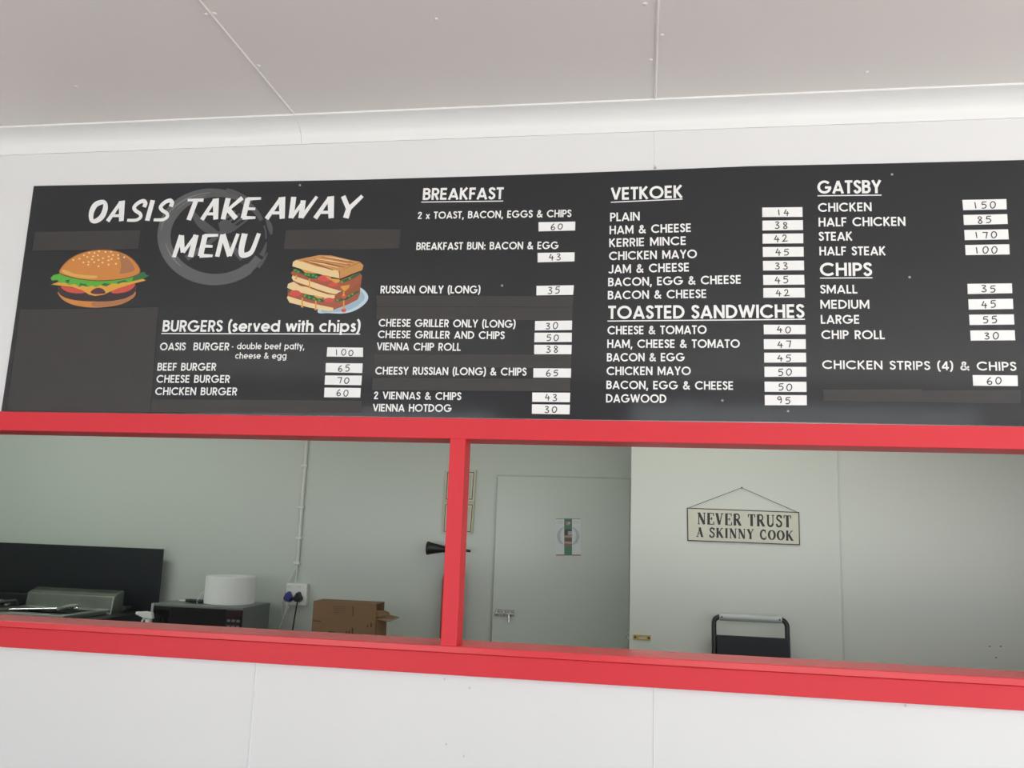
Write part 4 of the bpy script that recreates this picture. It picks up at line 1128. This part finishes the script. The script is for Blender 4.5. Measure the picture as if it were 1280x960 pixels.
# paper roll standing on the microwave
ra, rb = P(259.2, 740, 1.93), P(316.3, 740, 1.93)
rcx, rr_ = (ra.x + rb.x) / 2, (rb.x - ra.x) / 2
rz1 = P(288, 719.5, 1.93).z - mzt
rl = empty('paper_roll', (rcx, 1.93, mzt))
tag(rl, 'fat white paper towel roll standing on top of the microwave', 'paper roll')
obj('roll', MB().lathe((rcx, 1.93, mzt), (0, 0, 1), [(0, .03), (0, rr_ - .004), (.004, rr_), (rz1 - .004, rr_), (rz1, rr_ - .004), (rz1 + .001, .03), (rz1 - .03, .028)], 48), M_TISSUE, rl, smooth=40)
tp = [(rcx - rr_ * 1.0, 1.93 - .02), (rcx - rr_ * 1.05, 1.93 - .05), (rcx - rr_ * 1.10, 1.90 - .05)]
obj('loose_end', MB().prism([Vector((x, y, mzt + .001)) for x, y in tp] + [Vector((tp[2][0], tp[2][1], mzt + .02)), Vector((tp[1][0], tp[1][1], mzt + .055)), Vector((tp[0][0], tp[0][1], mzt + .07))],
                            [Vector((x + .002, y + .002, mzt + .001)) for x, y in tp] + [Vector((tp[2][0] + .002, tp[2][1] + .002, mzt + .02)), Vector((tp[1][0] + .002, tp[1][1] + .002, mzt + .055)), Vector((tp[0][0] + .002, tp[0][1] + .002, mzt + .07))]), M_TISSUE, rl)

# marker pen lying on the microwave
pa, pb = P(224, 747.5, 1.86), P(254, 749, 1.86)
pz_ = mzt + .0105
pen = empty('marker_pen', ((pa.x + pb.x) / 2, 1.86, mzt))
tag(pen, 'black marker pen lying on the microwave beside the paper roll', 'pen')
obj('barrel', MB().lathe((pb.x, 1.86, pz_), (-1, 0, 0), [(0, .007), (.002, .0095), (.075, .0105), (.078, .0085), (.10, .0075)], 16), M_BLACKP, pen, smooth=40)
obj('tip', MB().lathe((pb.x - .10, 1.86, pz_), (-1, 0, 0), [(0, .006), (.02, .005), (pb.x - pa.x - .10, .003)], 14), M_WPL, pen, smooth=40)

# white spray bottle left of the microwave, head just above the sill
sx = P(186, 770, 1.66)
spb = empty('spray_bottle', (sx.x, 1.66, ZB))
tag(spb, 'white trigger spray bottle left of the microwave, nozzle pointing left', 'spray bottle')
zh = P(182, 768, 1.66).z
obj('bottle', MB().lathe((sx.x, 1.66, ZB), (0, 0, 1), [(0, .03), (.005, .036), (.12, .036), (.15, .028), (zh - ZB - .045, .014)], 24), M_WPL, spb, smooth=40)
obj('collar', MB().lathe((sx.x, 1.66, zh - .045), (0, 0, 1), [(0, .016), (.022, .016)], 20), M_WPL, spb, smooth=40)
tipx = P(170.5, 768, 1.66)
obj('spray_head', MB().prism([Vector((x, 1.648, z)) for x, z in ((sx.x + .028, zh - .02), (sx.x + .02, zh + .012), (sx.x - .02, zh + .016), (tipx.x + .012, zh + .012), (tipx.x + .012, zh - .006), (sx.x - .02, zh - .02))],
                             [Vector((x, 1.672, z)) for x, z in ((sx.x + .028, zh - .02), (sx.x + .02, zh + .012), (sx.x - .02, zh + .016), (tipx.x + .012, zh + .012), (tipx.x + .012, zh - .006), (sx.x - .02, zh - .02))]), M_WPL, spb, bevel=.004)
obj('nozzle', MB().lathe((tipx.x + .014, 1.66, zh + .003), (-1, 0, 0), [(0, .011), (.014, .009)], 14), M_WPL, spb, smooth=40)
obj('trigger', MB().tube([(sx.x - .018, 1.66, zh - .01), (sx.x - .035, 1.66, zh - .035), (sx.x - .03, 1.66, zh - .06)], [.007, .006, .005], 10), M_WPL, spb, smooth=50)

# cardboard box with open flaps
yb0, yb1 = 1.72, 1.86
a, b = P(392.7, 750.7, yb0), P(470.7, 755.2, yb0)
box = empty('cardboard_box', ((a.x + b.x) / 2, (yb0 + yb1) / 2, ZB))
tag(box, 'brown cardboard box with flaps open on its right end', 'box')
bx0, bx1, bz = a.x - .003, b.x, (a.z + b.z) / 2
tk = .004
xs_ = P(483.5, 785, yb1).x
mb = MB().box(bx0, bx1, yb0, yb0 + tk, ZB, bz).box(bx0, bx1, yb1 - tk, yb1, ZB, bz).box(bx0, bx1, yb0 + tk, yb1 - tk, ZB, ZB + tk).box(bx0, bx1, yb0 + tk, yb1 - tk, bz - tk, bz).box(bx0, bx0 + tk, yb0 + tk, yb1 - tk, ZB + tk, bz - tk)
obj('carton', mb, M_CARD, box)


def flap(pts, m=M_CARDL):
    f = [Vector(p) for p in pts]
    nrm = (f[1] - f[0]).cross(f[2] - f[0]).normalized() * .004
    obj('flap', MB().prism(f, [v + nrm for v in f]), m, box)


z = lambda u, v, y: P(u, v, y)
flap([z(470, 775, yb0), z(470, 795, yb0) + Vector((0, 0, -.05)), z(482, 797, 1.80) + Vector((0, 0, -.05)), z(482.5, 777, 1.80)], M_CARD)
flap([z(470.5, 763, 1.76), z(481, 763, 1.84), z(486, 765, 1.86), z(487.5, 767.6, 1.87), z(487, 770.5, 1.87), z(471, 771, 1.76)])
flap([z(470.5, 775, 1.725), z(487, 777.2, 1.72), z(494, 774.2, 1.74), z(499.5, 772, 1.80), z(487.5, 769.5, 1.90), z(471, 770, 1.90)])
mb = MB()
for y0_, l0, l1 in ((757.2, 416, 431), (759.6, 416.5, 432), (762.2, 416, 432), (764.8, 416, 431), (766.6, 418, 424)):
    mb.pxpoly([(l0, y0_), (l1, y0_ + .7), (l1, y0_ + 1.4), (l0, y0_ + .8)], yb0 - .0006)
mb.pxpoly([(440.5, 758), (442.3, 758), (442, 770), (440.2, 770)], yb0 - .0006)
each('faded_print', mb, M_CARDLINE, box)
mb = MB()
mb.pxpoly([(391, 775.3), (401, 776), (401, 777), (391, 776.4)], yb0 - .0006)
for u, v0, v1, wd in ((433, 789, 793, 1.6), (436.5, 788.6, 793, 1.6), (440.5, 785, 793, 1.7), (459.5, 781, 784, 1.2), (464, 778.6, 784, 1.5), (414, 789, 790, 8)):
    mb.pxpoly([(u - wd / 2, v0), (u + wd / 2, v0), (u + wd / 2, v1), (u - wd / 2, v1)], yb0 - .0008)
each('dark_print', mb, M_CARDINK, box)
